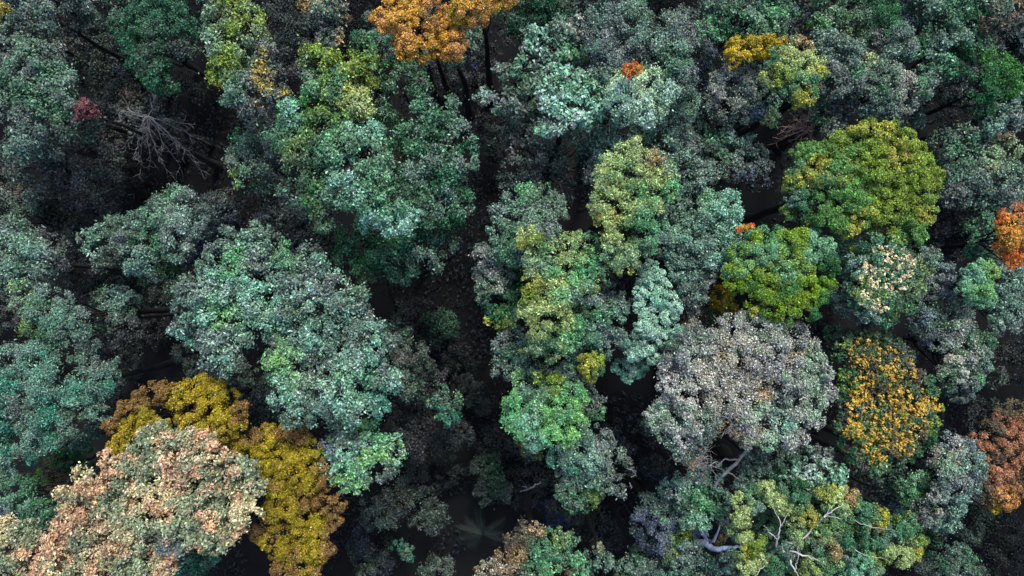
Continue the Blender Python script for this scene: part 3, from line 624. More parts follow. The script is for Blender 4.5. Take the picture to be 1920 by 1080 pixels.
tree('grey-green crown with bare twigs, lower middle of the central group', 22, 'gt',
     '945 645 22 gg; 970 640 22 mg; 950 670 22 mg; 980 665 24 tg; 1000 680 24 gt; 965 695 22 gg; 1035 685 22 gt; 1065 675 20 lm; 1060 700 20 gg; 1085 670 18 gt; 1010 705 20 mg; 1080 705 14 gg; 940 690 16 gg; 1100 665 14 dg', 'leafy', twigs=10)
tree('small yellow-flowering round crown on the lower right of the central group', 24, 'ye', '1100 680 16 ye; 1118 678 16 yg; 1105 698 16 ye; 1122 695 13 mg; 1110 685 16 ye', 'broc', name='flowering_tree')
tree('small yellow-leaved sprig crown left of the yellow-flowering round crown', 24, 'ye', '985 655 11 ye; 1000 662 9 yg; 992 670 8 ye; 1005 695 9 yg; 1010 712 9 yg', 'leafy', accent='mg', af=0.3)
tree('bright green rounded crown at the lower end of the central group', 24, 'lm',
     '980 725 26 gt; 1010 730 26 mg; 1040 725 24 yg; 1065 735 24 lm; 970 755 26 lm; 1000 760 28 lm; 1030 760 28 lg; 1060 765 26 lm; 1085 745 20 lm; 965 785 22 lm; 990 790 28 tl; 1020 795 28 lg; 1050 795 26 lm; 1080 780 20 mg; 1005 820 24 tl; 1035 822 24 lm; 1060 815 20 lg; 980 812 16 lm', 'soft', accent='lg', af=0.25, dome=0.22)
tree('small green crown above the gap at the lower right of the central group', 21, 'mg', '1105 740 16 gt; 1118 755 16 gg; 1110 770 16 mg; 1122 775 12 lm; 1095 760 12 gg; 1100 722 12 gg', 'leafy')
tree('olive-brown low crown peeping from under the bright green rounded crown', 19, 'yg', '990 830 20 mu; 1000 845 18 dk; 1012 850 14 yg; 975 820 12 vg', 'leafy')
tree('teal crown with a lobed outline below the bright green rounded one', 22, 'tg',
     '1075 825 20 tg; 1100 815 22 tg; 1125 815 20 gt; 1060 850 22 tg; 1090 845 24 tg; 1120 840 22 tg; 1140 825 14 gt; 1040 858 16 te; 1075 870 22 te; 1105 870 22 tg; 1130 862 18 gt', 'fine', accent='gt', af=0.25)
tree('brownish grey crown with bare twigs below the lobed teal crown', 21, 'gg',
     '1155 860 22 gg; 1165 885 24 dg; 1135 885 24 gg; 1150 910 22 gg; 1110 895 24 gt; 1080 895 22 tg; 1060 900 18 gg; 1175 900 14 pu', 'leafy', twigs=14)
tree('green crown, lowest of the chain that runs down the middle', 20, 'mg', '1065 925 22 mg; 1090 920 24 mg; 1110 925 22 yg; 1075 942 18 gg; 1100 942 18 mg; 1130 920 18 gg; 1055 915 14 gt', 'leafy', accent='vg', af=0.12)
tree('bluish grey bush in shadow beside the black gap, lower right', 10, 'db', '1170 840 18; 1150 800 16; 1230 850 28 db; 1250 880 26; 1220 880 22; 1210 800 22 gg; 1190 790 12', 'leafy', gap=0.3)

# ------------------------------------------------------------------ right middle
tree('blue-grey crown with a dark underside right of the column of grey crowns', 20, 'gt',
     '1345 265 22 mg; 1370 260 22 tg; 1330 285 20 dg; 1375 280 24 gt; 1405 275 22 gt; 1425 290 18 gg; 1385 305 24 gg; 1415 310 22 gg; 1355 300 22 mg; 1395 330 22 db; 1420 335 20 db; 1370 325 20 dg; 1435 310 14 gg', 'leafy')
tree('teal-grey crown on the right of the lime crown, dark at its right side', 21, 'gt',
     '1305 320 22 tg; 1330 325 24 gt; 1320 350 24 gt; 1345 350 22 dg; 1290 355 18 tg; 1300 378 18 gt; 1365 350 16 db', 'leafy')
tree('large grey-teal dome left of the green and yellow round tree', 24, 'tg',
     '1340 385 24 lm; 1365 380 22 tl; 1320 400 24 gt; 1350 410 26 tg; 1380 400 16 tl; 1295 420 24 tg; 1325 430 28 tg; 1360 435 26 tl; 1385 430 14 tl; 1275 445 22 tg; 1300 455 28 tg; 1335 465 28 gt; 1365 460 22 tg; 1270 475 22 gt; 1295 490 28 gt; 1325 500 26 gt; 1350 490 20 gg; 1275 510 22 tg; 1300 525 26 gt; 1322 535 22 gg; 1285 545 20 gt; 1305 560 20 gt; 1300 580 14 gg', 'fine', accent='tl', af=0.15)
tree('tiny crown with orange-red leaves on the rim of the large grey-teal dome', 24.5, 're', '1408 430 9 re; 1398 426 6 og; 1386 432 6 re; 1412 440 6 yg', 'broc', ash=0, gap=0, name='orange_leaved_bush', cat='bush')
tree('round tree with mint green top and vivid moss-green lower half, right of centre', 26, 'lt',
     '1425 455 26 lm; 1455 450 26 lm; 1490 455 26 lm; 1520 450 26 lt; 1545 465 20 lt; 1385 475 22 lm; 1410 480 28 lt; 1445 480 28 lt; 1480 485 28 vy; 1515 480 28 lt; 1550 490 20 dk; 1375 505 18 lt; 1400 510 26 vy; 1435 512 28 yg; 1470 515 28 lt; 1505 512 28 vy; 1540 515 24 vg; 1380 532 18 vy; 1410 538 24 vg; 1440 545 26 vy; 1475 545 26 vg; 1510 540 26 vy; 1545 535 18 vy; 1420 565 20 vy; 1450 572 22 vg; 1480 572 24 vy; 1510 565 22 vy; 1535 555 18 vg; 1480 592 16 dk; 1455 590 14 vg; 1520 585 16 dk; 1565 500 12 dk; 1415 585 12 ye; 1530 595 10 dk', 'broc', accent='vy', af=0.22, dome=0.24)
tree('small mustard-yellow crown at the left foot of the mint and moss-green tree', 21, 'ye', '1350 555 16 ol; 1365 565 16 ye; 1345 570 12 ol; 1372 578 12 ol; 1358 580 10 mu; 1340 590 14 dk', 'broc', name='flowering_tree')
tree('round green tree dotted with cream blossom, right side', 25.5, 'mg',
     '1640 458 20 mg; 1665 458 20 mg; 1690 465 18 mg; 1620 475 22 mg; 1650 482 24 mg; 1680 485 22 mg; 1705 490 20 gg; 1610 500 22 tg; 1640 510 26 mg; 1672 512 26 mg; 1702 515 22 mg; 1725 510 14 mg; 1608 530 22 mg; 1640 540 26 dk; 1672 542 26 mg; 1702 545 22 yg; 1725 540 14 yg; 1615 560 22 mg; 1645 568 24 mg; 1675 570 22 mg; 1700 572 18 mg; 1640 590 18 gt; 1665 595 16 mg; 1615 582 14 gt', 'fine', ash=0.2, accent='yg', af=0.2, name='flowering_tree',
     blossom=('fl', 24, [(1645, 485, 24), (1675, 480, 24), (1690, 505, 22), (1630, 515, 22), (1655, 530, 26), (1680, 545, 24), (1625, 560, 16), (1650, 570, 16), (1700, 490, 14), (1635, 540, 12)]))
tree('blue-teal crown half hidden behind the cream-blossomed tree', 23, 'tg',
     '1585 465 20 tg; 1600 455 16 tg; 1580 490 22 tg; 1585 515 24 gt; 1575 540 22 tg; 1590 560 20 gt; 1580 575 18 gg; 1605 590 16 gg; 1565 555 14 tg; 1625 605 12 pu', 'fine')
tree('rounded steel-grey crown on the right of the cream-blossomed tree', 21, 'bg',
     '1745 485 18 bg; 1765 495 18 bl; 1745 510 20 tg; 1770 520 20 bl; 1750 535 20 bg; 1775 545 16 bl; 1755 560 18 bg; 1735 575 18 bg; 1735 560 12', 'fine', accent='tg', af=0.2)
tree('small mint green crown with lobes, right of the steel-grey crown', 24, 'lt',
     '1830 505 18 lt; 1850 500 16 lg; 1865 508 12 yl; 1815 520 16 tl; 1835 525 18 lt; 1855 522 14 lg; 1810 540 14 lt; 1828 545 18 lg; 1848 548 16 lg; 1842 565 14 lt; 1860 562 10 lt; 1822 560 10', 'broc')
tree('grey-teal crown at the right edge behind the small mint crown', 20, 'tg',
     '1885 530 24 tg; 1910 520 20 gt; 1900 550 24 gt; 1875 560 20 tg; 1880 585 22 tg; 1905 585 22 gt; 1890 610 20 gg; 1910 610 16 gg; 1870 605 14 tg', 'fine')
tree('broad violet-grey crown below the steel-grey one, green leaves on its right', 22, 'bg',
     '1745 600 22 bl; 1775 590 24 gg; 1800 580 20 gg; 1760 625 24 gg; 1790 615 26 gy; 1820 605 22 gg; 1840 615 18 mg; 1715 610 18 db; 1775 650 26 gg; 1805 645 28 gy; 1835 640 24 mg; 1855 630 14 gt; 1850 660 14 gg; 1790 680 26 gy; 1820 675 26 gg; 1845 690 16 gt; 1785 710 22 gy; 1810 708 24 bg; 1830 715 14 lm; 1790 735 18 bg; 1810 740 14 bg; 1735 630 16 db', 'fine', accent='mg', af=0.12)
tree('wide warm-grey dome with fine pale leaves, right of centre', 25.5, 'wg',
     '1385 610 26 wg; 1420 615 28 wg; 1455 620 26 gy; 1485 625 24 wg; 1345 620 20 wg; 1300 620 18 gg; 1280 640 20 gg; 1315 645 28 wg; 1350 645 30 gy; 1385 645 30 gy; 1420 650 30 gy; 1455 650 30 wg; 1490 650 28 wg; 1520 650 20 wg; 1265 665 22 gg; 1290 675 28 wg; 1325 680 30 gy; 1360 680 30 gy; 1395 680 30 gy; 1430 685 30 gy; 1465 685 30 wg; 1500 685 28 wg; 1530 680 22 wg; 1255 695 20 wg; 1280 710 28 wg; 1315 715 30 gy; 1350 718 30 gy; 1388 718 30 gy; 1425 720 30 gy; 1460 720 30 wg; 1498 720 28 wg; 1532 715 24 wg; 1550 700 14 wg; 1550 735 18 wg; 1250 730 20 wg; 1275 745 26 wg; 1310 752 30 gy; 1345 755 30 gy; 1380 755 30 gy; 1418 758 30 gy; 1452 758 30 gt; 1490 758 28 wg; 1525 755 24 wg; 1240 760 22 wg; 1262 782 26 wg; 1295 790 30 wg; 1395 795 28 gy; 1430 798 28 gy; 1465 795 28 tl; 1500 792 26 wg; 1528 785 18 wg; 1225 785 18 wg; 1245 808 20 wg; 1275 825 24 wg; 1305 825 24 gg; 1410 825 20 sg; 1440 828 18 lt; 1475 822 20 wg; 1500 818 16 wg; 1285 850 18 gg; 1300 868 14 gg; 1265 805 20 wg; 1330 790 24 gg',
     'fine', accent='tn', af=0.05, acs=2.2, dome=0.2, gap=0.02, twigs=22)
tree('small green crown between the warm-grey dome and the orange-yellow round tree', 21, 'dt', '1565 625 18 mg; 1582 635 18 dt; 1570 650 16 dt; 1590 650 14 dt', 'leafy')
tree('oval orange-yellow tree, dark green below, right side', 24.5, 'yg',
     '1600 645 20 yg; 1625 640 20 br; 1650 640 20 yg; 1672 650 20 br; 1690 665 18 br; 1590 670 22 yg; 1618 672 24 br; 1650 672 24 br; 1680 685 22 br; 1590 700 20 yg; 1615 705 24 br; 1648 708 26 br; 1680 712 24 br; 1705 700 16 br; 1725 710 18 br; 1600 735 22 yg; 1630 740 26 br; 1665 742 26 br; 1695 742 24 br; 1725 740 20 br; 1745 740 14 yg; 1595 768 22 br; 1625 772 26 br; 1658 775 26 br; 1690 772 24 yg; 1720 770 22 br; 1748 768 18 yg; 1590 800 22 yg; 1618 805 26 yg; 1650 808 26 yg; 1682 805 24 br; 1712 800 22 br; 1740 798 20 yg; 1600 832 22 br; 1630 838 24 yg; 1660 840 24 br; 1692 835 22 br; 1722 828 20 br; 1745 818 12 dk; 1620 862 20 br; 1650 868 20 yg; 1680 862 18 br; 1605 855 14 dk; 1580 790 14 dk; 1705 672 12 dk; 1745 720 12 dk; 1735 770 20 dk; 1640 885 10 dk; 1710 850 16 dk',
     'leafy', name='flowering_tree', accent='dk', af=0.45, acs=0.6, dome=0.26, gap=0.05,
     blossom=('gd', 52, [(1620, 665, 32), (1650, 680, 36), (1685, 700, 34), (1620, 720, 34), (1660, 735, 36), (1700, 745, 34), (1625, 780, 34), (1665, 790, 36), (1710, 790, 32), (1740, 760, 20), (1595, 740, 24), (1640, 840, 30), (1690, 835, 26), (1600, 810, 20)]))
tree('dim low bluish crown at the right edge beside the black gap', 12, 'db', '1880 680 28 dg; 1905 700 26 db; 1870 705 20 gg; 1910 665 20 gg; 1895 655 20 dg', 'leafy', gap=0.3)

# ------------------------------------------------------------------ lower right
tree('rust-orange lumpy tree at the right edge, near the bottom', 21, 'ro',
     '1895 770 20 ro; 1912 785 18 ro; 1880 790 20 ro; 1900 805 20 ro; 1870 810 16 br; 1885 825 20 ro; 1860 800 14 br; 1912 830 18 ro; 1840 830 16 ro; 1850 850 16 ro; 1870 850 18 br; 1900 855 20 ro; 1875 880 18 ro; 1895 885 22 ro; 1915 880 18 ro; 1870 900 18 ro; 1890 915 22 oo; 1912 915 18 ro; 1870 925 16 oo; 1890 938 16 oo; 1850 915 12 br; 1865 950 10 ol', 'broc', name='orange_leaved_tree', accent='br', af=0.25, gap=0.12)
tree('dark dim crown behind the rust-orange tree', 15, 'dg', '1835 780 22 kk; 1850 765 20; 1830 805 16; 1835 895 20 pu; 1825 925 18 gg; 1870 770 18; 1845 940 14 br', 'leafy', gap=0.25)
tree('silver-grey crown with teal edge left of the rust-orange tree', 22, 'gg',
     '1770 830 18 bl; 1790 840 22 gy; 1815 845 20 bg; 1775 860 24 gy; 1805 868 24 gg; 1830 865 18 tg; 1780 890 24 gy; 1812 895 22 bg; 1838 885 14 tg; 1775 920 22 gg; 1800 925 22 bg; 1825 912 14 tg; 1760 950 22 gy; 1785 950 22 tg; 1740 970 20 gg; 1765 980 20 tg; 1785 985 14 tg; 1725 955 16 gg; 1755 930 16 gy', 'fine', accent='tg', af=0.25)
tree('small bright green round crown below the oval orange-yellow tree', 21, 'lm', '1695 905 20 mg; 1720 900 20 lm; 1742 905 16 mg; 1705 925 20 lm; 1730 928 20 mg; 1750 925 12 mg; 1740 945 14 mg; 1720 945 12 dt', 'fine', accent='vg', af=0.2)
tree('shaded grey-teal crown below the oval orange-yellow tree, left of the small green one', 18, 'gg', '1675 900 20 tg; 1665 920 20 gg; 1685 935 20 gt; 1655 935 18 pu; 1700 960 18 gt; 1675 955 16 tg; 1640 925 14 dg', 'leafy')
tree('pale teal crown with large leaves above the white-branched tree', 23, 'tl',
     '1500 865 16 gt; 1545 850 18 bg; 1520 865 20 tl; 1545 872 22 tl; 1500 885 20 tl; 1525 892 24 pt; 1552 895 22 tl; 1570 890 16 tl; 1500 905 16 tl; 1535 912 18 tl; 1570 908 14 tl; 1480 900 16 lm', 'big', accent='mg', af=0.12)
tree('grey-green crown under the warm-grey dome, above the white-branched tree', 20, 'gt',
     '1410 865 20 gt; 1435 860 22 gg; 1460 860 22 gt; 1485 855 18 gt; 1400 890 20 gt; 1425 890 22 tg; 1455 888 22 mg; 1475 880 18 gt; 1395 910 16 gt; 1420 912 18 gg; 1445 910 18 mg; 1385 870 14 dg; 1510 850 14 gg', 'leafy', twigs=3)
tree('green crown with dark stems left of the white-branched tree', 20, 'mg',
     '1290 900 20 tg; 1315 895 20 gt; 1345 885 18 dg; 1275 920 22 tg; 1300 925 24 lm; 1325 920 22 mg; 1345 910 18 gg; 1290 950 22 mg; 1315 950 24 lm; 1340 945 20 mg; 1360 935 16 gt; 1300 975 18 tg; 1325 975 18 tl; 1255 915 16 tg; 1355 965 14 gt', 'leafy', accent='tl', af=0.15,
     limb_spec=(M_GREYB, [[(1408, 838, 22.5, .10), (1385, 862, 22, .12), (1362, 885, 21, .13), (1340, 912, 20, .12), (1332, 925, 18, .1)], [(1385, 862, 22, .06), (1360, 860, 22.5, .05), (1345, 872, 22, .03)], [(1362, 885, 21, .05), (1385, 898, 21.5, .03)]]))
tree('round blue-grey crown left of the green stemmed one, near the bottom', 19, 'bl',
     '1215 945 20 bl; 1240 935 22 bl; 1200 965 18 bl; 1225 965 24 bl; 1255 960 22 bg; 1205 990 20 db; 1235 990 24 bl; 1258 985 18 bl; 1215 1015 20 db; 1240 1015 20 bl; 1270 950 14 gt', 'fine', accent='tg', af=0.1)
tree('bright moss-green small crown beside the fallen-looking blue-white trunk', 19, 'vy', '1262 1010 15 yg; 1280 1000 15 vy; 1270 1030 15 vg; 1255 1035 14 yg; 1290 990 11 ye; 1250 1050 12 dk', 'leafy')
tree('teal crown below the blue-white trunk at the bottom edge', 19, 'tg', '1295 1040 22 tg; 1320 1050 20 mg; 1280 1060 22 tg; 1310 1070 22 gt; 1345 1070 20 tg; 1365 1055 18 gg; 1390 1075 18 gt; 1250 1075 18 gt', 'leafy', accent='tl', af=0.15)
tree('grey-green small crown between the blue-white trunk and the white-branched tree', 17, 'gg', '1365 985 16 gg; 1375 1005 14 gt; 1355 1010 12 tn; 1378 970 10 gg', 'leafy', gap=0.25)
tree('muted grey crown at the bottom edge left of the moss-green crown', 18, 'gg', '1195 1045 20 mg; 1220 1055 22 gt; 1205 1070 20 gg; 1235 1070 18 gg; 1175 1060 16 gt', 'leafy')
tree('yellow-green gum tree with white bare branches, bottom right', 24, 'yl',
     '1395 945 18 yl; 1440 985 24 mg -2; 1480 985 26 mg -2.5; 1540 950 24 mg -2; 1580 1000 26 mg -2; 1620 1000 24 mg -2; 1655 995 22 gt -2; 1450 1010 22 gt -2.5; 1520 1035 24 mg -2; 1590 1030 24 lm -1.5; 1600 1060 24 mg -1.5; 1560 965 20 yl; 1540 985 22 lm -1; 1635 1045 22 yg -1; 1490 1055 20 mg -2; 1450 1030 18 gt -3; 1580 960 18 yl; 1475 950 18 yl; 1390 970 18 yl; 1415 930 16 mg; 1440 920 20 yl; 1455 935 18 yl; 1420 955 16 gt; 1395 1000 20 yl; 1415 1020 20 yg; 1395 1035 18 ye; 1400 1060 22 yl; 1425 1050 18 yl; 1480 925 20 mg; 1500 940 18 mg; 1505 962 20 ye; 1520 975 16 ye; 1495 975 16 yl; 1500 915 14 dk; 1550 925 18 ye; 1572 930 16 yl; 1560 945 14 yl; 1595 935 18 tn; 1612 948 14 yl; 1600 965 18 yg; 1630 960 18 mg; 1650 968 18 ye; 1585 980 16 ye; 1620 985 18 yl; 1650 985 12 ol; 1700 985 20 yg; 1720 1005 18 yg; 1700 1020 20 yl; 1680 1000 16 mg; 1715 1035 16 ye; 1690 1045 20 yl; 1665 1035 16 yl; 1560 990 20 yg; 1540 1005 18 yl; 1500 1010 20 yl; 1525 1020 20 gt; 1555 1030 20 tn; 1580 1015 18 dt; 1480 1030 18 gg; 1560 1050 20 yl; 1530 1060 18 yl; 1520 1078 20 ye; 1560 1080 20 mg; 1600 1075 20 tl; 1640 1070 18 gt; 1450 1060 20 mg; 1470 1045 14 yg; 1450 1080 18 mg; 1630 1020 16 mg; 1655 1015 14 gt; 1590 1045 16 gg; 1620 1050 16 tl',
     'broc', name='gum_tree', accent='mg', af=0.20, acs=1.4, dome=0.05, gap=0.05, trunk_r=0.5,
     limb_spec=(M_PALE, [
        [(1440, 1037, 20.1, 0.140), (1462, 1026, 23.7, 0.120), (1478, 1018, 24.1, 0.100), (1500, 1014, 24.3, 0.074)],
        [(1440, 1037, 21.1, 0.100), (1430, 1040, 20.6, 0.083), (1415, 1032, 20.1, 0.067)],
        [(1455, 1032, 23.1, 0.080), (1457, 1012, 24.1, 0.060), (1462, 995, 24.5, 0.043), (1462, 975, 24.5, 0.026), (1453, 960, 24.4, 0.020), (1450, 948, 24.3, 0.014)],
        [(1457, 1012, 24.1, 0.040), (1447, 1002, 24.4, 0.030), (1438, 992, 24.4, 0.017), (1432, 985, 24.3, 0.010)],
        [(1462, 990, 24.4, 0.026), (1470, 978, 24.6, 0.020), (1477, 962, 24.6, 0.010)],
        [(1465, 1026, 23.9, 0.086), (1476, 1040, 24.3, 0.067), (1483, 1058, 24.5, 0.054), (1492, 1072, 24.5, 0.040), (1498, 1085, 24.5, 0.034)],
        [(1490, 1072, 24.5, 0.034), (1495, 1055, 24.6, 0.026), (1498, 1038, 24.6, 0.017), (1497, 1022, 24.6, 0.010)],
        [(1478, 1030, 24.1, 0.067), (1505, 1042, 24.4, 0.050), (1520, 1047, 24.5, 0.034), (1536, 1051, 24.5, 0.020)],
        [(1460, 1040, 22.6, 0.100), (1480, 1044, 22.7, 0.074), (1500, 1040, 22.7, 0.040)],
        [(1533, 980, 24.1, 0.054), (1545, 970, 24.6, 0.046), (1560, 958, 24.6, 0.034), (1580, 947, 24.7, 0.020)],
        [(1545, 970, 24.6, 0.034), (1560, 969, 24.7, 0.026), (1575, 973, 24.6, 0.017)],
        [(1548, 965, 24.6, 0.024), (1555, 954, 24.6, 0.017), (1554, 943, 24.5, 0.010)],
        [(1500, 1014, 24.1, 0.060), (1518, 998, 23.7, 0.057), (1533, 980, 24.1, 0.054)],
        [(1603, 975, 24.3, 0.020), (1625, 985, 24.5, 0.020), (1650, 990, 24.5, 0.014), (1672, 992, 24.4, 0.007)],
        [(1603, 1030, 24.1, 0.020), (1625, 1042, 24.4, 0.024), (1645, 1046, 24.4, 0.017), (1665, 1050, 24.1, 0.010)],
        [(1438, 1060, 23.9, 0.010), (1425, 1066, 24.1, 0.020), (1415, 1080, 24.1, 0.024)],
     ]), twigs=8)
tree('green crown at the bottom right with a dark gap on either side', 18, 'mg', '1790 1045 20 gt; 1810 1050 20 mg; 1780 1065 20 mg; 1805 1072 22 mg; 1830 1065 18 mg; 1795 1030 14 gt; 1760 1075 14 dg', 'fine', accent='gt', af=0.2)
tree('dark green column-like crown right of the gum tree', 15, 'dt', '1740 995 16 dk; 1745 1015 18 dt; 1735 1030 16 dt; 1760 1005 14 kk', 'leafy')
tree('faint dark crown in the bottom right corner', 9, 'kk', '1850 985 28 dg; 1885 990 28 kk; 1860 1015 26 dg; 1900 1010 24 dg; 1880 1045 26; 1905 1060 26; 1850 1075 24 dg; 1875 970 20 dg', 'leafy', gap=0.32)
tree('bluish dim bush between the gum tree and the bottom right corner', 8, 'db', '1750 1040 22; 1730 1060 20 gg; 1815 1010 20 gt; 1800 1000 16 dg', 'leafy', gap=0.3)

# ------------------------------------------------------------------ bottom centre
tree('olive-tan and green crown at the bottom edge, centre', 20, 'mg',
     '965 1015 20 br; 985 1005 20 br; 1008 992 14 tn; 950 1035 20 br; 975 1035 22 tn; 1000 1020 22 mg; 1025 1010 20 mg; 1050 1010 20 yg; 1070 1015 14 mg; 945 1060 20 tn; 970 1065 22 br; 1000 1045 22 mg; 1030 1035 22 mg; 1055 1038 20 mg; 1000 1075 22 mg; 1035 1065 22 lm; 1062 1062 18 br; 1075 1045 16 lm; 910 1072 18 gg; 930 1065 16 gt; 1085 1078 16 lm', 'leafy', accent='tn', af=0.10)
tree('grey-teal crown at the bottom edge right of the tan and green one', 18, 'tg', '1110 1045 20 gt; 1130 1055 20 tg; 1120 1072 20 mg; 1145 1075 18 gg; 1120 1025 10 tn; 1150 1060 14 gt; 1165 1078 14 vg', 'leafy')
tree('dark teal sparse shrub, uppermost in the lower centre shade', 11, 'dt', '905 875 20 gg; 920 870 20 dt; 925 890 20 mg; 905 900 20 dg; 930 910 20 dt; 945 925 16 gg; 910 925 18 gg', 'leafy', gap=0.22)
tree('dim grey shrub right of the dark teal sparse one in the lower centre shade', 9, 'gg', '985 870 26 dg; 1015 880 26 kk; 1000 900 24 dg; 965 900 20 kk; 1020 905 22 dg; 970 930 22 kk; 1000 935 20 kk', 'leafy', gap=0.35, limb_spec=(M_GREYB, [[(975, 922, 12, .03), (990, 918, 12.5, .06), (1002, 911, 12.5, .07), (1013, 904, 12, .06)], [(990, 918, 12.5, .04), (986, 912, 13, .03), (978, 912, 13, .02)]]))
tree('smoky blue crown deep in shade left of the teal lobed crown', 8, 'db', '930 825 28; 955 835 24 db; 940 850 24 kk; 910 840 20 kk', 'leafy', gap=0.25)
tree('dull grey crown in the dark area right of the mustard-brown tree', 13, 'gg',
     '700 955 24 gg; 725 945 22 gt; 745 935 22 dg; 690 975 18 dg; 715 970 22 gt; 755 950 20 dg; 740 970 18 gg', 'leafy', gap=0.2)
tree('pale-speckled dim crown left of the palm', 13, 'gg', '785 950 22 gt; 810 955 22 gg; 830 965 16 dg; 790 975 20 gg; 815 980 20 gg; 800 935 18 dg', 'leafy', gap=0.16)
tree('small teal shrub near the bottom edge in the dark area', 11, 'te', '745 1025 14; 760 1032 12 tg; 765 1045 10 te; 745 1040 10', 'leafy')
tree('faint dark shrub at the bottom edge below the dull grey crown', 8, 'db', '680 1020 24 db; 705 1035 24 dg; 675 1050 22 dg; 715 1060 22; 690 1075 20 gg', 'leafy', gap=0.32)
tree('dim grey shrub at the bottom edge, left of the tan and green crown', 10, 'gg', '805 1065 18 gt; 830 1065 18 gg; 820 1080 16; 800 1045 12 dg', 'leafy', gap=0.25)
tree('dim low crown in the shade right of the small green-lit crown', 9, 'dg', '780 880 26 dg; 810 880 24 pu; 830 900 22 kk; 765 905 20 gg; 800 905 20 dg; 850 880 22 dg; 775 860 18', 'leafy', gap=0.28)
tree('very dark crown hidden in the lower right gap under the tan-green group', 8, 'kk', '1090 995 24; 1120 990 22 dg; 1140 1010 22 kk; 1110 1010 16; 1155 985 14 dg', 'leafy', gap=0.3)
tree('dark patch of deep blue below the chain of green crowns', 10, 'db2', '1035 955 18; 1042 975 16; 1075 965 20 db; 1060 975 16; 1105 975 18 kk', 'soft', gap=0.2, name='blue_patch', cat='shrub')  # unidentified deep blue area, given an invented leafy form
tree('tiny violet-blue patch deep in the gap under the orange trees', 12, 'db2', '885 118 7; 890 126 6', 'leafy', name='blue_patch', cat='shrub')  # leaves invented for a small unidentified blue spot
tree('dim shrub in the dark gap under the orange flowering trees', 8, 'kk', '830 135 24 kk; 860 150 24 dg; 920 110 24 kk; 945 80 22 dg; 900 150 18', 'leafy', gap=0.3)
tree('dark shrub on the right side of the long black gap, upper centre', 11, 'kk', '920 240 22 dg; 935 260 20 gg; 905 225 16; 930 290 16 kk; 930 215 14', 'leafy', gap=0.25)
tree('blackish shrub at the left of the bare grey tree', 8, 'kk', '215 310 30; 200 330 26 dg; 240 330 24; 225 355 20', 'leafy', gap=0.3)
tree('low dark crown in the shade left of the spreading teal crown', 10, 'dg', '290 555 26 pu; 315 570 24 dg; 270 580 24; 300 600 24 kk; 265 610 20 dg; 325 545 18 gg; 285 630 20 kk; 300 530 14', 'leafy', gap=0.28)
tree('dark blue-grey crown in shade below the spreading teal crown', 13, 'db', '450 700 22 gg; 475 715 24 gt; 495 735 22 gg; 475 745 20 db; 385 700 20 db; 360 690 18 gg; 410 720 20 db; 340 665 18 gg; 500 770 18 dg', 'leafy', gap=0.2)
tree('dim purple shrub at the left between the ridge-topped and spreading crowns', 9, 'pu', '170 545 24 pu; 195 535 22 dg; 215 545 18 gg; 155 575 18; 250 655 24 kk; 240 690 22 dg; 225 715 18 gg', 'leafy', gap=0.25)

# ------------------------------------------------------------------ bare trees, trunks and the palm
def bare_tree(label, hub, bark, tips, r0=0.14, depth=2, name='bare_tree', rad=0.05, spread=0.7, cat='tree'):
    hx, hy, hz = hub
    top = at(hx, hy, hz)
    g = at(hx, hy, 2.0)[:2] * 0.98
    base = np.array([g[0], g[1], float(ground_z(*g))])
    root = empty(name, base); tag(root, label, cat)
    T = Tubes(); T.add(wobble(base - [0, 0, .3], top, 9, 0.12), np.linspace(r0 * 1.8, r0, 9), 8)
    T.build('trunk', M_BARK, root, base)
    T = Tubes()
    for (x, y, z) in tips:
        e = at(x, y, z)
        w = wobble(top, e, 9, 0.10, sag=0.4)
        T.add(w, np.linspace(rad, 0.018, 9), 5)
        for i in range(2, 9):
            for _ in range(2):
                dr = norm((w[-1] - w[0]) / 4 + RNG.normal(size=3) * 0.7)
                grow(T, w[i], dr, RNG.uniform(0.3, 0.9), 0.018, depth - 1, spread, 4, kids=(1, 3))
    T.build('branches', bark, root, base)
    return root

bare_tree('dead grey tree with drooping bare branches, upper left', (278, 218, 16), M_GREYB,
          [(235, 280, 13), (258, 300, 12.5), (280, 310, 12), (312, 318, 12), (338, 312, 12), (360, 290, 13), (352, 232, 14), (300, 170, 15), (240, 200, 15), (228, 228, 14), (325, 260, 14), (385, 265, 11), (375, 318, 10), (268, 255, 14), (290, 280, 13), (262, 330, 11)], r0=0.12, rad=0.035)
tree('sparse brownish grey foliage around the top of the dead tree', 15, 'dg', '245 185 20 br; 232 215 20 gg; 265 205 20 gg; 290 195 18 dg; 300 220 18 gg; 270 235 20 dg; 250 240 18 gg; 330 230 16 dg', 'leafy', gap=0.45)
bare_tree('bare pinkish twig bundle beside the black gap, upper right', (1512, 238, 17), M_REDB,
          [(1455, 268, 16), (1462, 250, 17), (1475, 238, 18), (1490, 225, 18), (1510, 220, 18), (1500, 262, 17), (1480, 265, 16), (1535, 230, 18), (1520, 255, 17)], r0=0.1, rad=0.05, depth=1)
bare_tree('leafless tree of thin parallel stems above the black central gap', (735, 560, 7), M_BARK,
          [(722, 520, 15), (730, 522, 15), (738, 525, 15), (745, 530, 15), (718, 545, 14)], r0=0.1, rad=0.04, depth=1)
bare_tree('bare white twigs poking out at the lower left of the warm-grey dome', (1300, 875, 21), M_PALE,
          [(1285, 850, 23), (1295, 842, 23.5), (1305, 838, 24), (1318, 850, 23), (1345, 865, 22.5), (1280, 865, 22), (1312, 862, 23)], r0=0.10, rad=0.045, depth=2)
bare_tree('white bare twig cluster in the hollow of the warm-grey dome', (1385, 815, 23), M_PALE,
          [(1365, 785, 25.5), (1378, 778, 25.8), (1392, 775, 26), (1405, 785, 26), (1368, 805, 25), (1408, 805, 25.5)], r0=0.08, rad=0.035, depth=2)

